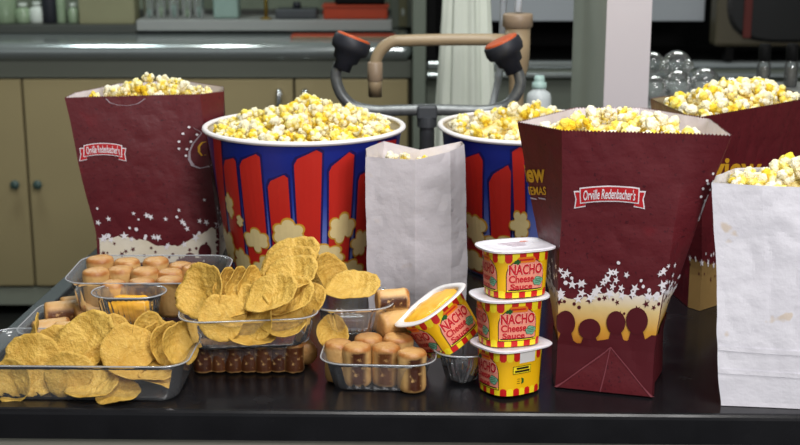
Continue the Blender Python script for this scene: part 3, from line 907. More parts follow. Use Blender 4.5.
heap(circ(BC, BR1 - .003), T + BH - .014, .042, 116, .0122, 1, 'popped corn piece in the heap on the big striped bucket behind the nacho chips', 'popcorn in the big striped bucket', 'popcorn filling under the top layer of the big striped bucket', tilt=lambda x, y: .010 * math.exp(-((x + .12) / .05) ** 2) - .006 * max(0, (-.2 - x) / .08), ymin_bias=.25)
heap(circ(BC2, (BR1b - .006) * .98), T + BHb - .014, .036, 46, .0134, 2, 'popped corn piece in the bucket with the dented white rim', 'popcorn in the dented-rim bucket', 'popcorn filling under the top layer of the bucket with the dented rim', ymin_bias=.3, tilt=lambda x, y: .012 * math.exp(-((x - .15) / .05) ** 2) - .02 * max(0, min(1, (x - .22) / .05)))
heap(ringW(lbag, .92), T + .2330, .034, 36, .0112, 3, 'popped corn piece in the maroon bag behind the upright pretzel bites', 'popcorn in the maroon bag behind the pretzel bites', 'popcorn filling in the maroon bag behind the pretzel bites')
heap(ringW(mid, .92), T + .277, .026, 48, .0118, 4, 'popped corn piece in the maroon bag behind the cheese cup stack', 'popcorn in the maroon bag behind the cheese cups', 'popcorn filling in the maroon bag behind the cheese cup stack', tilt=lambda x, y: -.02 * max(0, (x - .28) / .05))
heap(ringW(rbag, .93), T + .252, .034, 48, .0136, 5, 'popped corn piece in the maroon bag behind the big white bag', 'popcorn in the maroon bag behind the big white bag', 'popcorn filling in the maroon bag behind the big white bag')
heap(ringW(swb), T + .1885, .012, 11, .0095, 6, 'popped corn piece in the small white bag', 'popcorn in the small white bag', 'popcorn filling in the small white bag')
heap(ringW(bwb, .92), T + .236, .018, 16, .0135, 7, 'popped corn piece in the big white bag', 'popcorn in the big white bag', 'popcorn filling in the big white bag', tilt=lambda x, y: .014 * max(-1, min(1, (x - .405) / .04)))

# ================================================================== CHEESE CUPS
CR0, CR1, CH, CN = .0335, .0365, .0525, 3.4
def sup(th, n=CN): return (abs(math.cos(th)) ** n + abs(math.sin(th)) ** n) ** (-1 / n)
def cup_S(a, h, l=0):
    th = a / .036
    r = (CR0 + (CR1 - CR0) * h / CH) * (1 + (sup(th) - 1) * .75) * .965 + l
    return Vector((r * math.sin(th), -r * math.cos(th), h))
def ring_loft(bm, rows, mi=0, close0=False, close1=False, closed=True):
    R = [[bm.verts.new(p) for p in row] for row in rows]; n = len(R[0])
    for a, b in zip(R, R[1:]):
        for i in range(n if closed else n - 1):
            bm.faces.new((a[i], a[(i + 1) % n], b[(i + 1) % n], b[i])).material_index = mi
    if close0: bm.faces.new(R[0][::-1]).material_index = mi
    if close1: bm.faces.new(R[-1]).material_index = mi
    return R
NA = 88
def sq_ring(R, z, k=.75, n=3.6, tab=0.0, zt=0.0):
    out = []
    for i in range(NA):
        th = 2 * PI * i / NA; r = R * (1 + (sup(th, n) - 1) * k)
        e = max(0, math.cos(th - PI * .25 * 3) ) ** 14
        r *= 1 + tab * e
        out.append(Vector((r * math.sin(th), -r * math.cos(th), z + zt * e)))
    return out
def cheese_cup(label, loc, rot, lidded=True, group=None, scl=(1, 1, 1)):
    t = thing('cheese_cup', label, 'cheese cup', loc, group); t.rotation_euler = rot; t.scale = scl
    bm = NB(); rows = []
    for k in range(9):
        h = CH * k / 8
        rows.append([cup_S(.036 * 2 * PI * i / NA, h) for i in range(NA)])
    rows.insert(0, [Vector((p.x * .93, p.y * .93, .0)) for p in rows[0]]); 
    for p in rows[1]: p.z = .002
    ring_loft(bm, rows, 0, True, False)
    wall = mesh_obj('cup_wall', bm, M['cup_yellow'], t, True)
    pr = Print(cup_S, .004, .012, .00018)
    c = .036; per = 2 * PI * c; q = per / 4
    # bands of red and lemon blocks at top and bottom
    nb = 28
    for i in range(nb):
        a0 = -per / 2 + per * i / nb; a1 = a0 + per / nb
        col = M['cup_red'] if i % 2 else M['cup_lemon']
        pr.poly([(a0, .0005), (a1, .0005), (a1, .0065), ((a0 * .2 + a1 * .8), .0084), ((a0 + a1) / 2, .0090), (a0 * .8 + a1 * .2, .0084), (a0, .0065)], col, 1)
        pr.poly([(a0, CH - .010), ((a0 * .75 + a1 * .25), CH - .0128), (a0 * .25 + a1 * .75, CH - .0128), (a1, CH - .010), (a1, CH - .0005), (a0, CH - .0005)], col, 1)
    def dome(cx):
        def out(g):
            w, b, tp = .0222 + g, .0078 - g, .0446 + g
            P = [(cx - w, b), (cx + w, b), (cx + w, .026)]
            for k in range(1, 16):
                a = PI * k / 16; P.append((cx + w * math.cos(a), .026 + (tp - .026) * math.sin(a)))
            P.append((cx - w, .026)); return P
        pr.poly(out(.0009), M['cup_black'], 2); pr.poly(out(0), M['cup_pink'], 3)
        pr.poly(out(0)[:2] + [(cx + .0218, .0098), (cx - .0218, .0098)], M['cup_lemon'], 4)
        pr.line([(cx - .0205, .0094), (cx + .0205, .0094)], .0013, M['cup_black'], 5)
        pr.poly([(cx - .0105, .0398), (cx + .0105, .0398), (cx + .0115, .0435), (cx + .009, .0462), (cx - .009, .0462), (cx - .0115, .0435)], M['cup_orange'], 5)
        pr.line([(cx - .0085, .0430), (cx + .0085, .0430)], .002, M['cup_red'], 6)
        pr.poly(blob2(cx - .0105, .0408, .0045, .0032, random.Random(2)), M['cup_leaf'], 6)
        pr.text('NACHO', cx, .0322, .0412, .0128, M['cup_pale'], 5, bold=.06)
        pr.text('NACHO', cx, .0322, .0400, .0120, M['cup_text'], 6, bold=.04)
        pr.text('Cheese', cx - .0048, .0218, .0300, .0084, M['cup_text'], 5, bold=.028)
        pr.text('Sauce', cx - .0048, .0132, .0270, .0066, M['cup_text'], 5, bold=.028)
        pr.poly(blob2(cx + .0152, .0182, .0074, .0058, random.Random(4), 40, 9), M['cup_leaf'], 6)
        pr.poly(blob2(cx + .0152, .0182, .0067, .0052, random.Random(4), 40, 9), M['cup_green'], 7)
        for k in range(3): pr.line([(cx + .0110, .0202 - k * .002), (cx + .0192, .0206 - k * .002)], .0006, M['cup_leaf'], 8)
    dome(0); dome(-q * 1.0)
    ix = q * .92
    pr.poly([(ix - .0125, .0255), (ix + .0125, .0255), (ix + .0125, .0345), (ix - .0125, .0345)], M['cup_black'], 3)
    pr.poly([(ix - .0118, .0262), (ix + .0118, .0262), (ix + .0118, .0338), (ix - .0118, .0338)], M['cup_lemon'], 4)
    pr.line([(ix - .008, .0318), (ix + .009, .0318)], .0024, M['cup_black'], 5)
    pr.line([(ix - .010, .0284), (ix + .0105, .0284)], .0024, M['cup_black'], 5)
    pr.line([(ix - .001, .0205), (ix + .001, .0185), (ix + .001, .0155), (ix - .001, .0138)], [.001, .003, .003, .001], M['cup_leaf'], 4)
    for k in range(3): pr.line([(ix - .007, .0195 - k * .0025), (ix - .003, .0195 - k * .0025)], .0006, M['cup_black'], 4)
    pr.poly([(ix - .004, CH - .015), (ix + .018, CH - .015), (ix + .018, CH - .001), (ix - .004, CH - .001)], M['cup_white'], 3)
    nx = q * 1.78
    pr.poly([(nx - .013, .004), (nx + .013, .004), (nx + .013, .044), (nx - .013, .044)], M['cup_black'], 3)
    pr.poly([(nx - .0124, .0046), (nx + .0124, .0046), (nx + .0124, .0434), (nx - .0124, .0434)], M['cup_white'], 4)
    for k in range(10): pr.line([(nx - .011, .041 - k * .0036), (nx + (.011 if k % 3 else .006), .041 - k * .0036)], .0009, M['cup_black'], 5)
    pr.done('printed_label', wall)
    bm = NB()
    ring_loft(bm, [sq_ring(.0362, CH), sq_ring(.0425, CH - .0006, tab=.05), sq_ring(.0432, CH + .0000, tab=.05), sq_ring(.0425, CH + .0009, tab=.05), sq_ring(.0345, CH + .0009), sq_ring(.0335, CH - .006)])
    mesh_obj('rim_flange', bm, M['rim_white'], t, True)
    if lidded:
        bm = NB()
        ring_loft(bm, [sq_ring(.0425, CH + .0010, tab=.06), sq_ring(.0434, CH + .0013, tab=.07), sq_ring(.0428, CH + .0020, tab=.06), sq_ring(.036, CH + .0020), sq_ring(.0345, CH + .0015), sq_ring(.018, CH + .0017), sq_ring(.004, CH + .0017)], 0, True, True)
        mesh_obj('foil_lid', bm, M['lid'], t, True)
        bm = NB()
        pl = Print(lambda a, b, l: Vector((a, b, CH + .0019 + l)), .02, .02, .0002)
        for k in range(4): pl.line([(-.017 + .003 * k, .012 - k * .007), (.016 - .002 * k, .013 - k * .007)], .0022, M['lid_print'], 1)
        pl.poly(blob2(.016, .016, .006, .004, random.Random(1)), M['cup_pink'], 1)
        pl.done('lid_print', t)
    return t
cs = PZ(512, 399)
SX, SY = cs.x, cs.y + .029
STEP = CH + .0027
lean = math.radians(-3)
def stack_rot(d): return (Matrix.Rotation(lean, 4, 'X') @ Matrix.Rotation(math.radians(d), 4, 'Z')).to_euler()
cheese_cup('sealed nacho cheese cup at the bottom of the stack, side panel to the front', (SX - .001, SY, T + .002), stack_rot(-58), scl=(.86, .96, 1))
cheese_cup('sealed nacho cheese cup in the middle of the stack of three', (SX - .0025, SY + .003, T + .002 + STEP), stack_rot(17), scl=(1, .82, 1))
cheese_cup('sealed nacho cheese cup on top of the stack, its white lid in view', (SX + .0035, SY + .006, T + .002 + 2 * STEP), stack_rot(21), scl=(1, .80, 1))
RC = PY(430, 305, 1.465)
tl = math.radians(-32)
axis = Vector((math.sin(tl), 0, math.cos(tl)))
rotm = Matrix.Rotation(tl, 4, 'Y') @ Matrix.Rotation(math.radians(35), 4, 'Z')
ocl = RC - axis * CH
oc = cheese_cup('open nacho cheese cup leaning on its side in the clear tray of pretzel bites', ocl, rotm.to_euler(), False)
bm = NB(); ring_loft(bm, [sq_ring(.0333, CH - .0040), sq_ring(.0315, CH - .0006), sq_ring(.018, CH + .0006), sq_ring(.005, CH + .0004)], 0, True, True)
for v in bm.verts: v.co.z += .0016 * noise.noise(v.co * 90)
o = mesh_obj('cheese_sauce', bm, M['cheese2'], None, True); o.location = ocl; o.rotation_euler = rotm.to_euler()
tag(o, 'orange yellow cheese sauce filling the open leaning cup', 'cheese sauce')

# ================================================================== CLEAR TRAYS
def rrect(x0, x1, y0, y1, r, z, n=8):
    out = []
    for cx, cy, a0 in ((x1 - r, y1 - r, 0), (x0 + r, y1 - r, 90), (x0 + r, y0 + r, 180), (x1 - r, y0 + r, 270)):
        for k in range(n + 1):
            a = math.radians(a0 + 90 * k / n); out.append(Vector((cx + r * math.cos(a), cy + r * math.sin(a), z)))
    return out
def resample(P, n):
    L = [0]
    for i in range(len(P)): L.append(L[-1] + (P[(i + 1) % len(P)] - P[i]).length)
    out = []
    for k in range(n):
        s = L[-1] * k / n
        i = max(j for j in range(len(P)) if L[j] <= s + 1e-12)
        t = (s - L[i]) / max(1e-9, L[i + 1] - L[i]); out.append(P[i].lerp(P[(i + 1) % len(P)], t))
    return out
def well(bm, x0, x1, y0, y1, z0, z1, flare=.009, ribs=36, r=.024):
    """one well of a tray: fluted flaring wall, floor, flat flange"""
    n = ribs * 6; rows = []
    mx, my = (x0 + x1) / 2, (y0 + y1) / 2
    for k, (t, ins) in enumerate(((0, .006), (.03, .001), (.12, 0), (.35, 0), (.6, 0), (.85, 0), (1, 0))):
        g = -flare * (1 - t) - ins
        P = resample(rrect(x0 - g, x1 + g, y0 - g, y1 + g, r + g * .5 + .002, z0 + (z1 - z0) * t), n)
        amp = .0005 * math.sin(PI * min(1, t * 1.1)) if 0 < t < 1 else 0
        for i, p in enumerate(P):
            d = Vector((p.x - mx, p.y - my, 0)).normalized(); p += d * amp * math.cos(2 * PI * i / 6)
        rows.append(P)
    rows[0] = [Vector((p.x, p.y, z0)) for p in rows[0]]
    fl_ = .005
    rows.append(resample(rrect(x0 - fl_, x1 + fl_, y0 - fl_, y1 + fl_, r + fl_, z1 + .0004), n))
    ring_loft(bm, rows, 0, True, False)
    return resample(rrect(x0 - fl_, x1 + fl_, y0 - fl_, y1 + fl_, r + fl_, z1 + .0004), 120)
def tray(label, loc, rot, wells):
    t = thing('clear_tray', label, 'plastic tray', loc); t.rotation_euler = (0, 0, math.radians(rot))
    rb = NB()
    for nm, (x0, x1, y0, y1, z0, z1) in wells:
        bm = NB(); edge = well(bm, x0, x1, y0, y1, z0, z1)
        mesh_obj(nm, bm, M['clear'], t, True)
        tube(rb, edge + [edge[0]], .0009, 6, 0, False)
    mesh_obj('rim_bead', rb, M['clear_rim'], t, True)
    return t
tray('clear plastic tray of round nacho chips at the worktop front edge', (-.475, 1.372, T + .0003), -1.2, [('main_well', (0, .238, 0, .120, 0, .045))])
tray('clear plastic tray of nacho chips stacked above dark pretzel bites in the middle', (-.2235, 1.424, T + .0395), 7, [('main_well', (-.020, .128, 0, .112, 0, .038)), ('dip_well', (.134, .218, .024, .112, .004, .038))])
tray('low clear tray of pretzel bites underneath the middle nacho chip tray', (-.247, 1.462, T + .0003), 0, [('main_well', (0, .135, 0, .105, 0, .037))])
tray('clear plastic tray holding pretzel bites and the leaning open cheese cup', (-.086, 1.402, T + .0003), -3.5, [('main_well', (0, .120, 0, .115, 0, .036)), ('dip_well', (.1265, .182, .022, .115, .003, .040))])
tray('clear plastic tray of upright pretzel bites with a yellow cheese pocket at its front', (-.405, 1.465, T + .0400), 0, [('main_well', (.0, .185, .085, .205, 0, .046)), ('dip_well', (.044, .122, .030, .078, 0, .044))])
tray('low clear tray of lying pretzel bites under the cheese pocket tray', (-.455, 1.502, T + .0003), -2, [('main_well', (0, .16, 0, .125, 0, .036))])
# cheese in the pocket of the back tray
bm = NB(); bmesh.ops.create_icosphere(bm, subdivisions=5, radius=1)
for v in bm.verts:
    u = v.co.copy(); k = 1 + .10 * noise.noise(u * 2.2) + .03 * noise.noise(u * 6)
    z = u.z
    e = lambda q: math.copysign(abs(q) ** .7, q)
    v.co = Vector((e(u.x) * .031 * k, e(u.y) * .0165 * k, (z * .019 * k if z > 0 else z * .018)))
o = mesh_obj('nacho_cheese', bm, M['cheese'], None, True); o.location = (-.405 + .083, 1.465 + .053, T + .0400 + .0205)
tag(o, 'yellow nacho cheese mound in the pocket of the pretzel bite tray', 'cheese dip')

# ================================================================== PRETZEL BITES
def bite_mesh(seed, patch=True, wide=.72):
    rnd = random.Random(seed); bm = NB(); n = 40
    R, H = .0165, .047
    prof = [(.0, 0), (.45, 0), (.8, .0), (.95, .03), (1.0, .10), (1.0, .3), (.985, .5), (1.0, .7), (1.02, .86), (1.0, .93), (.93, .975), (.8, 1.0), (.5, 1.015), (.2, 1.02), (0, 1.02)]
    rows = []; cols = []
    for r, z in prof[1:-1]:
        row = []
        for i in range(n):
            a = 2 * PI * i / n; u = Vector((math.sin(a), -math.cos(a), z * 2.5))
            k = 1 + .06 * noise.noise(u * 1.2 + Vector((seed, 0, 0))) + .03 * noise.noise(u * 4 + Vector((seed, 0, 0)))
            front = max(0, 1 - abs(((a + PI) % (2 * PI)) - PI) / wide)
            if patch and .1 < z < .9: k -= .07 * min(1, front * 1.6) * (1 + .6 * noise.noise(u * 6))
            row.append(Vector((R * r * k * math.sin(a), -R * r * k * math.cos(a), H * (z + .02 * noise.noise(u * 2.1 + Vector((0, seed, 0)))))))
            brown = .9 if (.86 < z < .99) else (.7 if z >= .99 and r > .6 else (.42 if z >= .99 else (.12 if z > .15 else .4)))
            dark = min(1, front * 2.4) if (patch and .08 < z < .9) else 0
            cols.append((brown, dark, 0, 1))
        rows.append(row)
    ring_loft(bm, rows, 0, True, True)
    me = bpy.data.meshes.new('bite'); bmesh.ops.recalc_face_normals(bm, faces=bm.faces); bm.to_mesh(me); bm.free()
    at = me.color_attributes.new('Col', 'FLOAT_COLOR', 'POINT')
    for i, c in enumerate(cols): at.data[i].color = c
    for p in me.polygons: p.use_smooth = True
    me.materials.append(M['bite']); return me
BITE = [bite_mesh(i + 1) for i in range(4)]; BITE_SHADED = [bite_mesh(i + 20, True, 1.6) for i in range(2)]; BITEP = [bite_mesh(i + 9, False) for i in range(3)]  # dark split widened on some, adding shade under the chip tray to the colour
brnd = random.Random(77)
def bite(p, label, group=None, rot=(0, 0, 0), s=1.0, plainb=False, pool=None):
    o = bpy.data.objects.new('pretzel_bite', brnd.choice(pool or (BITEP if plainb else BITE))); COL.objects.link(o)
    o.location = p; o.rotation_euler = rot; k = s * brnd.uniform(.95, 1.05); o.scale = (k, k, k)
    return tag(o, label, 'pretzel bite', group)
fz = T + .0015
for px, py, lab, zr in ((357, 390, 'upright pretzel bite with dark split side in the front row, next to the tray corner', .1), (386, 390, 'upright pretzel bite with a dark split side, between its neighbours in the front row', -.1), (412, 396, 'upright pretzel bite with a dark split side, alone in front below the open cheese cup', .25)):
    p = PZ(px, py); bite((p.x, p.y + .017, fz), lab, None, (0, 0, zr))
g = 'pretzel bites behind the front row'
p = PZ(338, 388); bite((p.x, p.y + .024, fz), 'pale upright pretzel bite pressed into the corner of the clear tray', None, (0, 0, 1.6), .92, True)
bite((-.036, 1.462, fz), 'upright pretzel bite standing behind the front pair in the clear tray', None, (0, 0, .6), 1.03, True)
bite((-.0025, 1.458, fz), 'pretzel bite standing in the second row below the lying bites', None, (0, 0, -.5))
bite((-.024, 1.478, T + .0545), 'pretzel bite lying across the others beside the open cheese cup', None, (0, PI / 2, .5), .9, True)
bite((-.028, 1.500, T + .078), 'uppermost pretzel bite lying in front of the small white bag', None, (0, PI / 2, .2), .85)
# upright bites in the back tray
tz = T + .0415
for i, (px, py) in enumerate(((100, 259), (127, 259), (156, 259), (181, 262))):
    p = PZ(px, py, .0885); bite((p.x, p.y, tz), 'upright pretzel bite in the row close against the maroon bag', 'back row of upright pretzel bites', (0, 0, brnd.random() * 6), 1, True)
for i, (px, py) in enumerate(((94, 269), (119, 267), (143, 269), (168, 268), (193, 266))):
    p = PZ(px, py, .0885); bite((p.x + .003, p.y - .004, tz), 'upright pretzel bite in the second row behind the cheese pocket', 'second row of upright pretzel bites', (0, 0, brnd.random() * 6), 1, True)
for i, (px, py, lab) in enumerate(((114, 279, 'dark-topped upright pretzel bite just behind the cheese pocket at the worktop end'), (142, 277, 'pale upright pretzel bite with dark patches just behind the cheese pocket'), (170, 277, 'upright pretzel bite behind the cheese pocket on its bucket side'))):
    p = PZ(px, py, .0885); bite((p.x, p.y - .004, tz), lab, None, (0, 0, brnd.uniform(-.5, .5)), .97, i != 1)
bite((-.245, 1.60, tz + .018), 'pretzel bite lying at the bucket side of the back tray', None, (0, PI / 2, .9), .95, True)
# lying bites, low trays
for i, (px, py, a) in enumerate(((50, 326, .35), (62, 317, .3), (78, 311, .4), (72, 327, .25), (92, 318, .5), (88, 330, .3))):
    p = PZ(px, py, .03); bite((p.x - .02, p.y - .006, T + .0185 + (.016 if i in (1, 2, 4) else .004)), 'pretzel bite lying in the low tray behind the round chips', 'lying pretzel bites behind the round chips', (0, PI / 2, a), .95, i % 2 == 0)
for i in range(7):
    bite((-.229 + .0175 * i, 1.474 + .002 * (i % 2), fz), 'dark shade-toned pretzel bite standing in the low tray under the middle chips', 'pretzel bites under the middle chip tray', (0, 0, brnd.uniform(-.3, .3)), .73, pool=BITE_SHADED)
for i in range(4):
    bite((-.22 + .033 * i, 1.525, T + .0165), 'pretzel bite lying at the back of the low tray under the middle chips', 'rear pretzel bites under the middle chip tray', (PI / 2, 0, .1 * i), .8, pool=BITE_SHADED)

# ================================================================== TORTILLA CHIPS
def chip_mesh(seed, rx=1.0, ry=1.0, curl=.35, tip=False):
    rnd = random.Random(seed); bm = NB(); nr, na = 9, 44
    k1, k2, tw = rnd.uniform(-.25, .5) * curl * 2, rnd.uniform(.2, .6) * curl * 2, rnd.uniform(-.3, .3) * curl
    top = []; th = .028
    def pt(r, a, s):
        e = 1 + .13 * noise.noise(Vector((math.cos(a) * 1.4, math.sin(a) * 1.4, seed))) + .045 * noise.noise(Vector((math.cos(a) * 5, math.sin(a) * 5, seed)))
        if tip: e *= 1 + .22 * max(0, math.cos(a)) ** 6
        x, y = rx * r * e * math.cos(a), ry * r * e * math.sin(a)
        z = k1 * x * x + k2 * y * y + tw * x * y + .11 * noise.noise(Vector((x * 1.7, y * 1.7, seed * 3.1))) + .035 * noise.noise(Vector((x * 5, y * 5, seed)))
        return Vector((x, y, z + s * th * .5))
    for s in (1, -1):
        c = bm.verts.new(pt(0, 0, s)); rows = [[bm.verts.new(pt(r / nr, 2 * PI * i / na, s)) for i in range(na)] for r in range(1, nr + 1)]
        for i in range(na): bm.faces.new((c, rows[0][i], rows[0][(i + 1) % na]) if s > 0 else (c, rows[0][(i + 1) % na], rows[0][i]))
        for a, b in zip(rows, rows[1:]):
            for i in range(na):
                q = (a[i], b[i], b[(i + 1) % na], a[(i + 1) % na]); bm.faces.new(q if s > 0 else q[::-1])
        top.append(rows[-1])
    for i in range(na): bm.faces.new((top[0][i], top[1][i], top[1][(i + 1) % na], top[0][(i + 1) % na]))
    me = bpy.data.meshes.new('chip'); bmesh.ops.recalc_face_normals(bm, faces=bm.faces); bm.to_mesh(me); bm.free()
    for p in me.polygons: p.use_smooth = True
    me.materials.append(M['chip']); return me
CHIPS = [chip_mesh(i + 1, 1, [1, .92, .85, .96, .78, .9][i], [.25, .35, .45, .2, .4, .5][i], i == 5) for i in range(6)]
def chip(px, py, Y, R, n, spin, label, kind=0, group=None):
    """px, py, Y: where its middle is; n: the way its face looks; spin: turn about that"""
    p = PY(px, py, Y)
    n = Vector(n).normalized()
    q = Vector((0, 0, 1)).rotation_difference(n)
    o = bpy.data.objects.new('tortilla_chip', CHIPS[kind]); COL.objects.link(o)
    o.location = p; o.rotation_mode = 'QUATERNION'; o.rotation_quaternion = q @ Quaternion((0, 0, 1), math.radians(spin)); o.scale = (R, R, R)
    return tag(o, label, 'tortilla chip', group)
A = 'round tortilla chip'
# front tray
chip(33, 367, 1.415, .037, (.05, -.85, .5), 10, 'largest round tortilla chip facing forward at the outer end of the front tray', 0)
chip(68, 375, 1.396, .027, (.1, -1, .2), 40, 'round tortilla chip seen through the tray wall behind the glossy front edge', 3)
chip(14, 381, 1.392, .025, (-.1, -1, .3), 80, 'round tortilla chip low in the tray corner beneath the largest chip', 1)
chip(37, 331, 1.475, .023, (-.95, -.35, .25), 70, 'small tortilla chip standing on edge at the back of the front tray', 2)
chip(88, 344, 1.442, .040, (-.2, -.8, .55), 52, 'big tortilla chip leaning back beside the largest round one', 4)
chip(112, 337, 1.452, .026, (.1, -.8, .6), 20, 'tortilla chip lying high on the heap of the front tray', 0)
chip(128, 351, 1.424, .032, (.3, -.85, .55), 50, 'broad tortilla chip in the middle of the front tray heap', 3)
chip(146, 333, 1.455, .022, (.5, -.75, .3), 110, 'pointed tortilla chip rising at the back of the front tray', 5)
chip(155, 344, 1.454, .026, (.66, -.66, .38), 85, 'tortilla chip leaning sideways, first of three at the far end of the front tray', 1)
chip(165, 345, 1.445, .026, (.66, -.66, .38), 85, 'tortilla chip leaning sideways, second of three at the far end of the front tray', 1)
chip(177, 345, 1.434, .026, (.66, -.66, .38), 85, 'tortilla chip leaning sideways, outermost of three at the far end of the front tray', 1)
chip(142, 371, 1.418, .040, (.12, -.25, 1), 15, 'tortilla chip lying flat across the tray below the leaning ones', 4)
chip(160, 377, 1.412, .026, (.2, -.3, 1), 160, 'small tortilla chip lying flat near the tray corner', 2)
chip(92, 388, 1.392, .031, (-.1, -.35, .95), 5, 'tortilla chip lying on the tray floor behind the glossy wall', 4)
chip(118, 393, 1.386, .026, (.05, -.32, .95), 25, 'tortilla chip lying lowest on the tray floor', 2)
chip(104, 368, 1.43, .030, (.3, -.9, .2), 30, 'shaded tortilla chip deep between the leaning ones', 3)
chip(60, 357, 1.45, .036, (.0, -.8, .6), 30, 'tortilla chip hidden behind the largest round one', 0)
# middle tray
chip(206, 293, 1.470, .034, (-.45, -.75, .5), 75, 'broad tortilla chip leaning at the cheese pocket end of the middle tray', 1)
chip(226, 287, 1.482, .026, (.80, -.49, .22), 80, 'tortilla chip standing on edge, first of three thin edges in the middle tray', 2)
chip(238, 286, 1.486, .026, (.80, -.49, .22), 80, 'tortilla chip standing on edge, second of three thin edges in the middle tray', 2)
chip(250, 285, 1.490, .026, (.80, -.49, .22), 80, 'tortilla chip standing on edge, third of three thin edges in the middle tray', 2)
chip(291, 262, 1.53, 0.04, (-.34, -.44, .83), 8, 'topmost tortilla chip arching over the middle tray heap', 4)
chip(288, 271, 1.508, 0.039, (-.34, -.44, .83), 8, 'tortilla chip nested under the topmost arching one', 4)
chip(290, 280, 1.486, 0.038, (-.34, -.44, .83), 8, 'tortilla chip third down in the arching nest', 4)
chip(313, 275, 1.545, .028, (.55, -.7, .45), 60, 'tortilla chip behind the arching nest facing the small white bag', 0)
chip(328, 278, 1.532, .026, (.6, -.6, .45), 150, 'tortilla chip leaning out between the nest and the flat chip', 5)
chip(272, 297, 1.446, 0.034, (-.34, -.52, .78), 5, 'oval tortilla chip in front of the nest, tilted up', 4)
chip(289, 300, 1.462, 0.034, (-.34, -.52, .78), 5, 'tortilla chip tucked behind the tilted oval one', 4)
chip(306, 300, 1.482, .026, (-.2, -.65, .7), 70, 'rounded tortilla chip at the dip side of the oval one', 0)
chip(352, 290, 1.490, 0.034, (-.10, -.36, .93), 4, 'tortilla chip lying flat over the empty pocket of the middle tray', 4)
chip(238, 305, 1.460, 0.031, (-.3, -.5, .8), 8, 'tortilla chip leaning low in front of the thin edges', 4)
chip(222, 318, 1.434, .028, (.2, -.8, .5), 60, 'tortilla chip low behind the tray rim below the broad leaning one', 3)
chip(255, 318, 1.445, .028, (-.5, -.7, .5), 100, 'shaded tortilla chip deep in the middle of the middle tray', 0)
chip(252, 335, 1.438, .030, (.1, -.45, .9), 20, 'tortilla chip lying behind the clear front wall of the middle tray', 4)
chip(284, 326, 1.445, .026, (.0, -.5, .85), 170, 'tortilla chip seen through the wall near the pocket of the middle tray', 1)
chip(332, 334, 1.475, .020, (.1, -.85, .5), 100, 'small tortilla chip at the bottom of the pocket of the middle tray', 5)

# ================================================================== FIXTURES ON THE BENCH
def XY(px, py, Y): return PY(px, py, Y)
# faucet
FY = 2.35
fc = XY(517, 60, FY); ft = thing('lab_faucet', 'tan enamelled swan neck lab faucet behind the striped buckets', 'faucet', (fc.x, FY, T + .0006))
bm = NB(); lathe(bm, [(.030, 0), (.030, .012), (.0135, .02), (.0135, .225), (.020, .245), (.0225, .27), (.0225, .318)], 28)
mesh_obj('column', bm, M['tan'], ft, True)
bm = NB(); lathe(bm, [(.0225, .316), (.0265, .319), (.0265, .338), (.0245, .341), (.0, .341)], 28, cap=False); mesh_obj('cap_nut', bm, M['tan_dk'], ft, True)
za = XY(450, 40.5, FY).z - T; xl = XY(375, 60, FY).x - fc.x; zn = XY(375, 97, FY).z - T
bm = NB(); pts = [(0, 0, za), (-.05, 0, za + .001), (-.12, 0, za + .001), (xl + .075, 0, za), (xl + .05, 0, za - .001)] 
pts += [(xl + .046 * (1 - math.sin(a)), 0, za - .048 + .048 * math.cos(a)) for a in [PI / 2 * k / 8 for k in range(1, 9)]] + [(xl, 0, zn + .05)]
tube(bm, pts, .0105, 16); mesh_obj('spout', bm, M['tan'], ft, True)
bm = NB(); lathe(bm, [(.0125, zn + .028), (.0135, zn + .03), (.0135, zn + .06), (.0115, zn + .062)], 20, (xl, 0, 0)); mesh_obj('aerator_collar', bm, M['tan_dk'], ft, True)
bm = NB(); lathe(bm, [(.0105, zn + .002), (.012, zn), (.0125, zn + .026), (.0115, zn + .03)], 20, (xl, 0, 0)); mesh_obj('nozzle', bm, M['tan'], ft, True)
# eyewash
EY = 2.2
ec = XY(427, 120, EY); ew = thing('eyewash_fixture', 'grey eyewash fixture with two black orange-capped heads beside the tan faucet', 'eyewash station', (ec.x, EY, T + .0006))
L = lambda px, py: XY(px, py, EY) - Vector((ec.x, EY, T))
bm = NB(); tube(bm, [(0, 0, .0), (0, 0, .1), L(427, 128), L(427, 118)], .0125, 18); lathe(bm, [(.03, 0), (.03, .01), (.012, .014)], 24)
mesh_obj('standpipe', bm, M['iron'], ew, True)
bm = NB(); c = L(427, 112); bx(bm, c - Vector((.017, .014, .012)), c + Vector((.017, .014, .012)), .004); lathe(bm, [(.0165, c.z - .025), (.0165, c.z - .008)], 20); mesh_obj('tee_fitting', bm, M['iron'], ew, False)
bm = NB(); pts = catmull([L(427, 110), L(400, 110.5), L(375, 111), L(355, 107), L(343, 97), L(337, 84), L(336, 73), L(339, 64)], 6); tube(bm, pts, .0095, 14); mesh_obj('curved_pipe', bm, M['pipe'], ew, True)
bm = NB(); pts = catmull([L(427, 110), L(455, 110.5), L(485, 111), L(503, 107), L(514, 98), L(520, 86), L(519, 75), L(514, 67)], 6); tube(bm, pts, .0095, 14); mesh_obj('curved_pipe', bm, M['pipe'], ew, True)
def head(px, py, ax):
    ax = Vector(ax).normalized(); R = Vector((0, 0, 1)).rotation_difference(ax).to_matrix(); p = L(px, py)
    bm = NB(); lathe(bm, [(.010, -.040), (.0145, -.039), (.0150, -.026), (.021, -.022), (.023, -.010), (.030, -.006), (.0325, .002), (.0315, .014), (.030, .016)], 28, p, 0, True, R)
    h = mesh_obj('eyewash_head', bm, M['eye_black'], ew, True)
    bm = NB(); lathe(bm, [(.0285, .0155), (.0285, .0185), (.024, .0200), (.0, .0205)], 28, p, 0, False, R)
    mesh_obj('dust_cover', bm, M['eye_orange'], h, True)
head(350, 48, (.36, .10, .9)); head(505, 51, (-.40, -.02, .85))
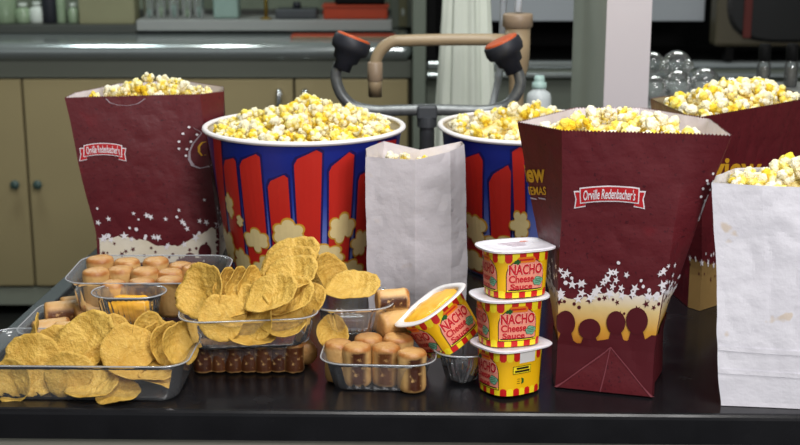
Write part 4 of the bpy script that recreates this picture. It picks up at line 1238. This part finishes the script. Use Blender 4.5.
# clear tube from the faucet cap, looping behind
tb = thing('clear_hose', 'translucent plastic hose rising from the tan faucet cap and drooping behind it', 'hose', (fc.x, FY, T))
Lf = lambda px, py, Y: XY(px, py, Y) - Vector((fc.x, FY, T))
bm = NB(); tube(bm, catmull([(0, 0, .3445), Lf(519, 0, FY), Lf(522, -30, FY + .01), Lf(514, -62, FY + .04), Lf(505, -20, FY + .08), Lf(501, 60, FY + .09), Lf(496, 90, FY + .09), Lf(489, 120, FY + .09), Lf(484, 150, FY + .1)], 6), .0065, 12)
mesh_obj('hose_wall', bm, M['tube_clear'], tb, True)
# cloth cover behind the faucet
CYY = 2.72
k0 = XY(466, 60, CYY); ct = thing('cloth_cover', 'white pleated cloth cover draped over a stand behind the tan faucet', 'cloth cover', (k0.x, CYY, T))
rows = []; HT = .60
for j in range(25):
    z = HT * j / 24; t = j / 24
    r = .062 - .030 * t; r *= 1 if t < .97 else .6
    row = []
    for i in range(96):
        a = 2 * PI * i / 96
        f = 1 + .10 * math.sin(9 * a + 1.2 * t) + .05 * math.sin(17 * a - 2 * t)
        row.append(Vector((r * f * math.cos(a) - .004 * t, r * .7 * f * math.sin(a), z)))
    rows.append(row)
bm = NB(); ring_loft(bm, rows, 0, True, True); mesh_obj('pleated_cloth', bm, M['cloth'], ct, True)
# service post
PYY = 2.3
a = XY(605, 60, PYY); b = XY(650, 60, PYY)
pt = thing('service_post', 'broad grey utility post rising between the faucet and the round glass flasks', 'utility post', ((a.x + b.x) / 2, PYY, T))
hw = (b.x - a.x) / 2
mesh_obj('post_body', bx(NB(), (-hw + .001, .004, .0005), (hw - .001, .45, 1.9), .002), M['post_side'], pt)
mesh_obj('front_plate', bx(NB(), (-hw, 0, .0005), (hw, .0038, 1.9), .001), M['post'], pt)
# squeeze bottle
sq = XY(539, 95, 2.5); sb = thing('squeeze_bottle', 'cloudy squeeze bottle with pale teal cap behind the popcorn of the dented-rim bucket', 'bottle', (sq.x, 2.5, T))
zt = XY(539, 75.5, 2.5).z - T; zs = XY(539, 92, 2.5).z - T
bm = NB(); lathe(bm, [(.020, 0), (.0235, .004), (.0235, zs - .012), (.021, zs - .002), (.013, zs + .004), (.011, zs + .009)], 28); mesh_obj('bottle_body', bm, M['squirt'], sb, True)
bm = NB(); lathe(bm, [(.0135, zs + .008), (.0145, zs + .010), (.0135, zs + .018), (.0095, zs + .020), (.0105, zt - .008), (.0085, zt)], 24); mesh_obj('cap', bm, M['teal_cap'], sb, True)
# riser with flasks and bottles
RZ = .15
ri = thing('low_riser', 'low pale grey riser on the worktop carrying round flasks and black-capped bottles', 'riser', (.74, 2.72, T))
mesh_obj('riser_top', bx(NB(), (-.295, -.19, RZ - .02), (.36, .16, RZ), .003), M['ledge'], ri)
for sx in (-.29, .32): mesh_obj('side_support', bx(NB(), (sx, -.17, .0005), (sx + .02, .15, RZ - .0205), .002), M['ledge'], ri)
def flask(px, py, Y, r, neck, label, zmin=None):
    p = XY(px, py, Y); t = thing('round_flask', label, 'flask', (p.x, Y, p.z))
    bm = NB(); R = Vector((0, 0, 1)).rotation_difference(Vector(neck).normalized()).to_matrix()
    prof = [(r * math.sin(PI * k / 22), -r * math.cos(PI * k / 22)) for k in range(1, 20)] + [(r * .32, r * 1.0), (r * .30, r * 1.5), (r * .36, r * 1.55)]
    lathe(bm, prof, 28, (0, 0, 0), 0, False, R); mesh_obj('bulb', bm, M['glass'], t, True)
zr = T + RZ
for px, py, Y, r, nk, lab in ((654, 88, 2.60, .0255, (.3, 1, .25), 'round glass flask in the lower layer touching the grey utility post'), (677, 84, 2.62, .0285, (0, 1, .3), 'round glass flask in the lower layer, middle of three'), (705, 82, 2.62, .0285, (.2, 1, .2), 'round glass flask in the lower layer behind the popcorn heap, shiny top'),
    (731, 87, 2.64, .020, (.4, 1, .2), 'dim small round glass flask lowest beside the shiny one'), (653, 63, 2.64, .022, (.1, 1, .3), 'round glass flask in the upper layer half behind the grey utility post'), (677, 65, 2.66, .029, (-.2, 1, .2), 'biggest round glass flask on the upper layer'),
    (664, 66, 2.60, .010, (.1, 1, .5), 'tiny glass bulb between the two upper flasks'), (688, 65, 2.60, .011, (.3, 1, .5), 'tiny glass bulb resting beside the biggest upper flask')):
    flask(px, py, Y, r, nk, lab)
def dropper(px, label):
    p0 = XY(px, 80, 2.84); top = XY(px, 42, 2.84).z - zr
    t = thing('dropper_bottle', label, 'bottle', (p0.x, 2.80, zr + .0002))
    bm = NB(); lathe(bm, [(.012, 0), (.014, .002), (.014, top * .52), (.009, top * .62), (.008, top * .66)], 24); mesh_obj('glass_body', bm, M['glass'], t, True)
    bm = NB(); lathe(bm, [(.0095, top * .60), (.0125, top * .62), (.0135, top * .9), (.011, top)], 24); mesh_obj('black_cap', bm, M['black'], t, True)
    bm = NB(); lathe(bm, [(.010, .004), (.010, top * .45)], 16); mesh_obj('liquid', bm, M['olive'], t, True)
dropper(758, 'black-capped clear bottle on the grey riser, the one nearer the flasks'); dropper(785, 'black-capped clear bottle on the grey riser, the one farther from the flasks')

# ================================================================== BACK OF THE ROOM
BY = 4.48
def X(px, py=60, Y=BY): return XY(px, py, Y).x
def Z(py, Y=BY): return XY(400, py, Y).z
cbx0, cbx1 = -2.2, X(412)
bc = thing('back_counter', 'long steel-topped counter with tan cupboard doors along the back wall', 'counter', (0, BY, 0))
zt0, zt1, zap = Z(61), Z(43), Z(79)
bm = NB(); bx(bm, (cbx0, 0, zt0), (cbx1, .70, zt1), .030, 0, 8); mesh_obj('steel_top', bm, M['steel'], bc)
mesh_obj('apron', bx(NB(), (cbx0, .03, zap), (cbx1, .60, zt0 - .001), .002), M['apron'], bc)
mesh_obj('carcass', bx(NB(), (cbx0, .05, .10), (cbx1, .60, zap - .001), .002), M['carcass'], bc)
mesh_obj('kick_board', bx(NB(), (cbx0, .035, .035), (cbx1, .5, .098), .002), M['kick'], bc)
dx = [-2.205, -1.745, -1.285, -.82, -.36, X(412) - .01]
for i in range(5):
    x0, x1 = dx[i] + .004, dx[i + 1] - .004
    d = mesh_obj('door', bx(NB(), (x0, .028, .108), (x1, .049, zap - .006), .003), M['door_tan'], bc)
    low = i < 3
    hx = {0: x1 - .035, 1: x1 - .035, 2: x0 + .035, 3: x1 - .045, 4: x0 + .035}[i]
    if low:
        bm = NB(); R = Matrix.Rotation(PI / 2, 3, 'X'); lathe(bm, [(.006, 0), (.006, .014), (.014, .018), (.0165, .028), (.012, .034), (0, .035)], 20, (hx, .028, Z(185)), 0, False, R); mesh_obj('knob', bm, M['knob'], d, True)
    else:
        bm = NB(); z0 = Z(93); tube(bm, catmull([(hx, .03, z0), (hx, -.004, z0 + .002), (hx, -.006, z0 - .06), (hx, .03, z0 - .065)], 5), .010, 12); mesh_obj('pull_handle', bm, M['chrome'], d, True)
# ledge on the back counter
LYY = 4.78
zl = Z(20, LYY); 
lg = thing('reagent_ledge', 'pale grey raised ledge along the back of the steel counter', 'ledge', (0, LYY, 0))
mesh_obj('ledge_front', bx(NB(), (X(136, 20, LYY), 0, max(zt1 + .0012, Z(31, LYY))), (X(392, 20, LYY), .22, zl), .004), M['ledge'], lg)
mesh_obj('ledge_end', bx(NB(), (cbx0, 0, zt1 + .0012), (X(136, 20, LYY) - .001, .22, Z(25, LYY)), .004), M['ledge_dk'], lg)
mesh_obj('upstand', bx(NB(), (cbx0, .225, zt1 + .0012), (X(392, 20, LYY), .235, zl + .02), .001), M['ledge_dk'], lg)
zle = Z(25, LYY); IY = 4.86
def jar(px, w, zb, h, mat, capm, label, name='reagent_bottle', neck=.45):
    x = X(px, 10, IY); r = w / 2
    t = thing(name, label, 'bottle', (x, IY, zb + .0003))
    bm = NB(); lathe(bm, [(r * .9, 0), (r, .005), (r, h * .62), (r * .8, h * .72), (r * neck, h * .8), (r * neck, h * .86)], 24); mesh_obj('bottle_body', bm, mat, t, True)
    bm = NB(); lathe(bm, [(r * neck * 1.25, h * .84), (r * neck * 1.25, h), (r * neck, h * 1.01)], 20); mesh_obj('cap', bm, capm, t, True)
for px, w, h, m, cm, lab in ((5, .085, .20, 'bottle_green', 'bottle_white', 'pale green bottle with white cap at the far end of the back ledge'), (23, .055, .07, 'bottle_green', 'bottle_white', 'small squat green bottle on the back ledge beside the pale green one'), (37, .055, .075, 'bottle_white', 'bottle_white', 'bright white squat bottle on the back ledge'),
    (50, .06, .22, 'eye_black', 'eye_black', 'tall black bottle on the back ledge'), (61, .035, .16, 'bottle_green', 'eye_black', 'slim green bottle with black cap on the back ledge'), (73, .04, .07, 'bottle_green', 'bottle_white', 'small green bottle next to the beige box')):
    jar(px, w, zle, h, M[m], M[cm], lab)
bt = thing('beige_box', 'plain beige carton standing on the back ledge among bottles', 'box', ((X(80, 10, IY) + X(139, 10, IY)) / 2, IY, zle + .0003))
hw = (X(137, 10, IY) - X(82, 10, IY)) / 2
mesh_obj('carton_body', bx(NB(), (-hw, -.05, 0), (hw, .05, .10), .003), M['box_beige'], bt)
mesh_obj('lid', bx(NB(), (-hw - .003, -.053, .1003), (hw + .003, .053, .125), .003), M['box_beige'], bt)
for i, px in enumerate((149, 161, 174, 187, 199)):
    x = X(px, 10, IY); r = .019
    t = thing('glass_beaker', ['clear glass beaker next to the beige box on the back ledge', 'second clear glass beaker from the beige box', 'clear glass beaker in the middle of the row of five', 'fourth clear glass beaker from the beige box', 'clear glass beaker beside the pale teal canister'][i], 'beaker', (x, IY, zl + .0003))
    bm = NB(); lathe(bm, [(r * .6, 0), (r, .004), (r, .085), (r * 1.12, .09)], 24, cap=False); mesh_obj('beaker_wall', bm, M['glass'], t, True)
    bm = NB(); lathe(bm, [(r * .9, .004), (r * .92, .03 + .008 * (i % 3))], 20); mesh_obj('liquid', bm, M['bottle_green'] if i % 2 else M['pale_teal'], t, True)
x = X(227, 10, IY); t = thing('teal_canister', 'pale teal canister on the back ledge beside the beakers', 'canister', (x, IY, zl + .0003))
bm = NB(); bx(bm, (-.045, -.04, 0), (.045, .04, .22), .008); mesh_obj('canister_body', bm, M['pale_teal'], t)
bm = NB(); lathe(bm, [(.03, .2203), (.03, .245), (.027, .25)], 24); mesh_obj('cap', bm, M['bottle_white'], t, True)
x = X(266, 10, IY - .05); t = thing('brass_rod_stand', 'thin brass rod stand at the front of the back ledge', 'rod stand', (x, IY - .05, zl + .0003))
bm = NB(); tube(bm, [(0, 0, .006), (0, 0, .4)], .007, 12); mesh_obj('rod', bm, M['brass'], t, True)
bm = NB(); lathe(bm, [(.022, 0), (.022, .005), (.008, .008)], 20); mesh_obj('foot', bm, M['brass'], t, True)
x = X(297, 10, IY); t = thing('grey_instrument', 'low grey instrument on the back ledge between the brass rod and the orange tray', 'instrument', (x, IY, zl + .0003))
mesh_obj('housing', bx(NB(), (-.075, -.05, 0), (.075, .05, .035), .006), M['iron'], t)
bm = NB(); lathe(bm, [(.016, .0353), (.014, .055), (.010, .058)], 20); mesh_obj('dial', bm, M['eye_black'], t, True)
x = X(356, 10, IY); t = thing('orange_tray', 'orange red plastic tray under a black machine on the back ledge', 'tray', (x, IY, zl + .0003))
mesh_obj('tray_body', bx(NB(), (-.115, -.06, 0), (.115, .06, .042), .005), M['orange_red'], t)
mesh_obj('rolled_edge', bx(NB(), (-.12, -.065, .0423), (.12, .065, .05), .003), M['orange_red'], t)
t2 = thing('black_machine', 'black machine resting on the orange tray at the back', 'machine', (x + .01, IY, zl + .0508))
mesh_obj('housing', bx(NB(), (-.085, -.05, 0), (.095, .05, .20), .01), M['black'], t2)
mesh_obj('front_panel', bx(NB(), (-.06, -.054, .03), (.07, -.0503, .15), .002), M['oven_dark'], t2)
x = X(340, 41, 4.62); t = thing('orange_folder', 'thin orange folder lying on the steel back counter', 'folder', (x, 4.66, zt1 + .0003))
mesh_obj('cover', bx(NB(), (-.17, -.05, 0), (.19, .05, .009), .002), M['orange_red'], t); mesh_obj('papers', bx(NB(), (-.165, -.052, .0015), (.185, .045, .007), .0005), M['kraft'], t)
# wall pier with a switch plate, then the fume hood
pxl, pxr = X(392, 40, 4.9), X(425, 40, 4.4)
structure('trim_1', bx(NB(), (X(413, 40, 4.40), 4.40, 0), (X(426, 40, 4.40), 5.2, 2.9), .003), M['hood_green'])
structure('trim_2', bx(NB(), (X(391, 40, 5.0), 5.0, zt1 + .002), (X(413, 40, 4.9), 5.2, 2.9), .003), M['hood_green'])
sw = thing('wall_switch', 'beige switch plate on the grey green pier above the tan faucet', 'switch', (X(403, 12, 4.99), 4.99, Z(12, 4.99)))
mesh_obj('plate', bx(NB(), (-.016, 0, -.055), (.016, .0095, .055), .003), M['box_beige'], sw); mesh_obj('toggle', bx(NB(), (-.006, -.006, -.012), (.006, -.0003, .012), .002), M['bottle_white'], sw)
HY = 4.42; hx0, hx1 = X(427, 40, HY), 1.75
hd = thing('fume_hood', 'wide grey fume hood with black opening and steel sill on the back wall', 'fume hood', (0, HY, 0))
zs0, zs1 = Z(23, HY), Z(59, HY)
mesh_obj('base_cabinet', bx(NB(), (hx0, .05, 0), (hx1, .7, Z(79, HY)), .003), M['hood_green'], hd)
mesh_obj('work_surface', bx(NB(), (hx0, .0, Z(79, HY) + .001), (hx1, .7, Z(69, HY)), .004), M['hood_green'], hd)
mesh_obj('sill_rail', bx(NB(), (hx0, -.015, Z(68, HY)), (hx1, .02, Z(61, HY)), .006), M['steel'], hd)
mesh_obj('sill_rail', bx(NB(), (hx0, -.03, Z(77, HY)), (hx1, -.001, Z(72, HY)), .005), M['steel'], hd)
mesh_obj('dark_interior', bx(NB(), (hx0, .5, Z(68, HY)), (hx1, .7, 2.0), .002), M['black'], hd)
mesh_obj('inner_floor', bx(NB(), (hx0, .021, Z(69, HY) + .001), (hx1, .499, Z(62, HY)), .002), M['black'], hd)
mesh_obj('side_wall', bx(NB(), (hx0, .03, Z(61, HY)), (hx0 + .03, .499, 2.0), .002), M['black'], hd)
mesh_obj('side_wall', bx(NB(), (hx1 - .03, .03, Z(61, HY)), (hx1, .499, 2.0), .002), M['black'], hd)
mesh_obj('sash', bx(NB(), (X(487, 10, HY), .06, zs0), (X(709, 10, HY), .09, 2.0), .003), M['hood_panel'], hd)
mesh_obj('top_box', bx(NB(), (hx0, .0, 2.001), (hx1, .7, 2.6), .003), M['hood_green'], hd)
ov = thing('drying_oven', 'olive brown cabinet with a dark round-bottomed window at the back above the bottles', 'oven', ((X(716, 20, 4.36) + X(860, 20, 4.36)) / 2, 4.36, Z(61, HY) + .004))
ow = (X(860, 20, 4.36) - X(716, 20, 4.36)) / 2; ob = Z(47, 4.36) - Z(61, HY) - .004
mesh_obj('housing', bx(NB(), (-ow, .0, ob), (ow, .09, .6), .012), M['olive'], ov)
for sx in (-ow + .04, ow - .06): mesh_obj('foot', bx(NB(), (sx, .02, 0), (sx + .03, .07, ob - .0003), .003), M['black'], ov)
bm = NB(); c = Vector((-.0, -.004, ob + .16)); rr = ow * .86
row0 = []
for i in range(48):
    a = 2 * PI * i / 48; e = (abs(math.cos(a)) ** 3 + abs(math.sin(a)) ** 3) ** (-1 / 3)
    row0.append(Vector((rr * e * math.cos(a), 0, .145 * e * math.sin(a))))
ring_loft(bm, [[c + p * 1.0 + Vector((0, .0037, 0)) for p in row0], [c + p for p in row0], [c + p * .93 + Vector((0, -.002, 0)) for p in row0]], 0, False, True)
mesh_obj('window', bm, M['oven_dark'], ov)
mesh_obj('red_strip', bx(NB(), (X(743, 20, 4.36) - X(788, 20, 4.36), -.012, ob + .03), (X(751, 20, 4.36) - X(788, 20, 4.36), -.0065, ob + .24), .002), M['oven_red'], ov)

# ================================================================== CAMERA, LIGHT
cam = bpy.data.cameras.new('camera'); co = bpy.data.objects.new('camera', cam); COL.objects.link(co)
co.location = (0, 0, CAMH); co.rotation_euler = (PI / 2 - PITCH, 0, 0)
cam.sensor_width = 36; cam.lens = F / 800 * 36; cam.clip_start = .05
cam.dof.use_dof = True; cam.dof.focus_distance = 1.56; cam.dof.aperture_fstop = 9.0
sc.camera = co
def area(name, loc, rot, sx, sy, w, c=(1, 1, 1)):
    l = bpy.data.lights.new(name, 'AREA'); l.shape = 'RECTANGLE'; l.size = sx; l.size_y = sy; l.energy = w; l.color = c
    o = bpy.data.objects.new(name, l); COL.objects.link(o); o.location = loc; o.rotation_euler = [math.radians(a) for a in rot]; return o
def aimed(name, loc, to, sx, sy, w, c=(1, 1, 1)):
    o = area(name, loc, (0, 0, 0), sx, sy, w, c); o.rotation_euler = (Vector(to) - Vector(loc)).to_track_quat('-Z', 'Y').to_euler(); return o
aimed('front_lamp', (.95, -.5, 2.05), (.15, 1.5, 1.0), .6, .4, 30, (1, .96, .96))
aimed('ceiling_light_front', (.25, .75, 2.75), (.15, 1.6, 1.0), .9, .5, 26, (1, .98, .96))
area('ceiling_light', (.0, 1.9, 2.8), (0, 0, 0), .6, .5, 16, (.97, 1, .97))
area('ceiling_light_back', (-1.39, 3.9, 2.85), (0, 0, 0), .34, .4, 13, (.88, 1, 1))
area('ceiling_light_back', (-.84, 3.9, 2.85), (0, 0, 0), .12, .4, 8, (.96, 1, .96))
area('ceiling_light_back', (.9, 3.7, 2.85), (0, 0, 0), 1.2, .3, 12, (.95, 1, .97))
w = bpy.data.worlds.new('room_air'); sc.world = w; w.use_nodes = True
w.node_tree.nodes['Background'].inputs[0].default_value = (.75, .78, .80, 1); w.node_tree.nodes['Background'].inputs[1].default_value = .50
sc.view_settings.view_transform = 'Standard'; sc.view_settings.look = 'None'; sc.view_settings.exposure = 0
sc.cycles.transparent_max_bounces = 24; sc.cycles.max_bounces = 8; sc.cycles.use_denoising = True
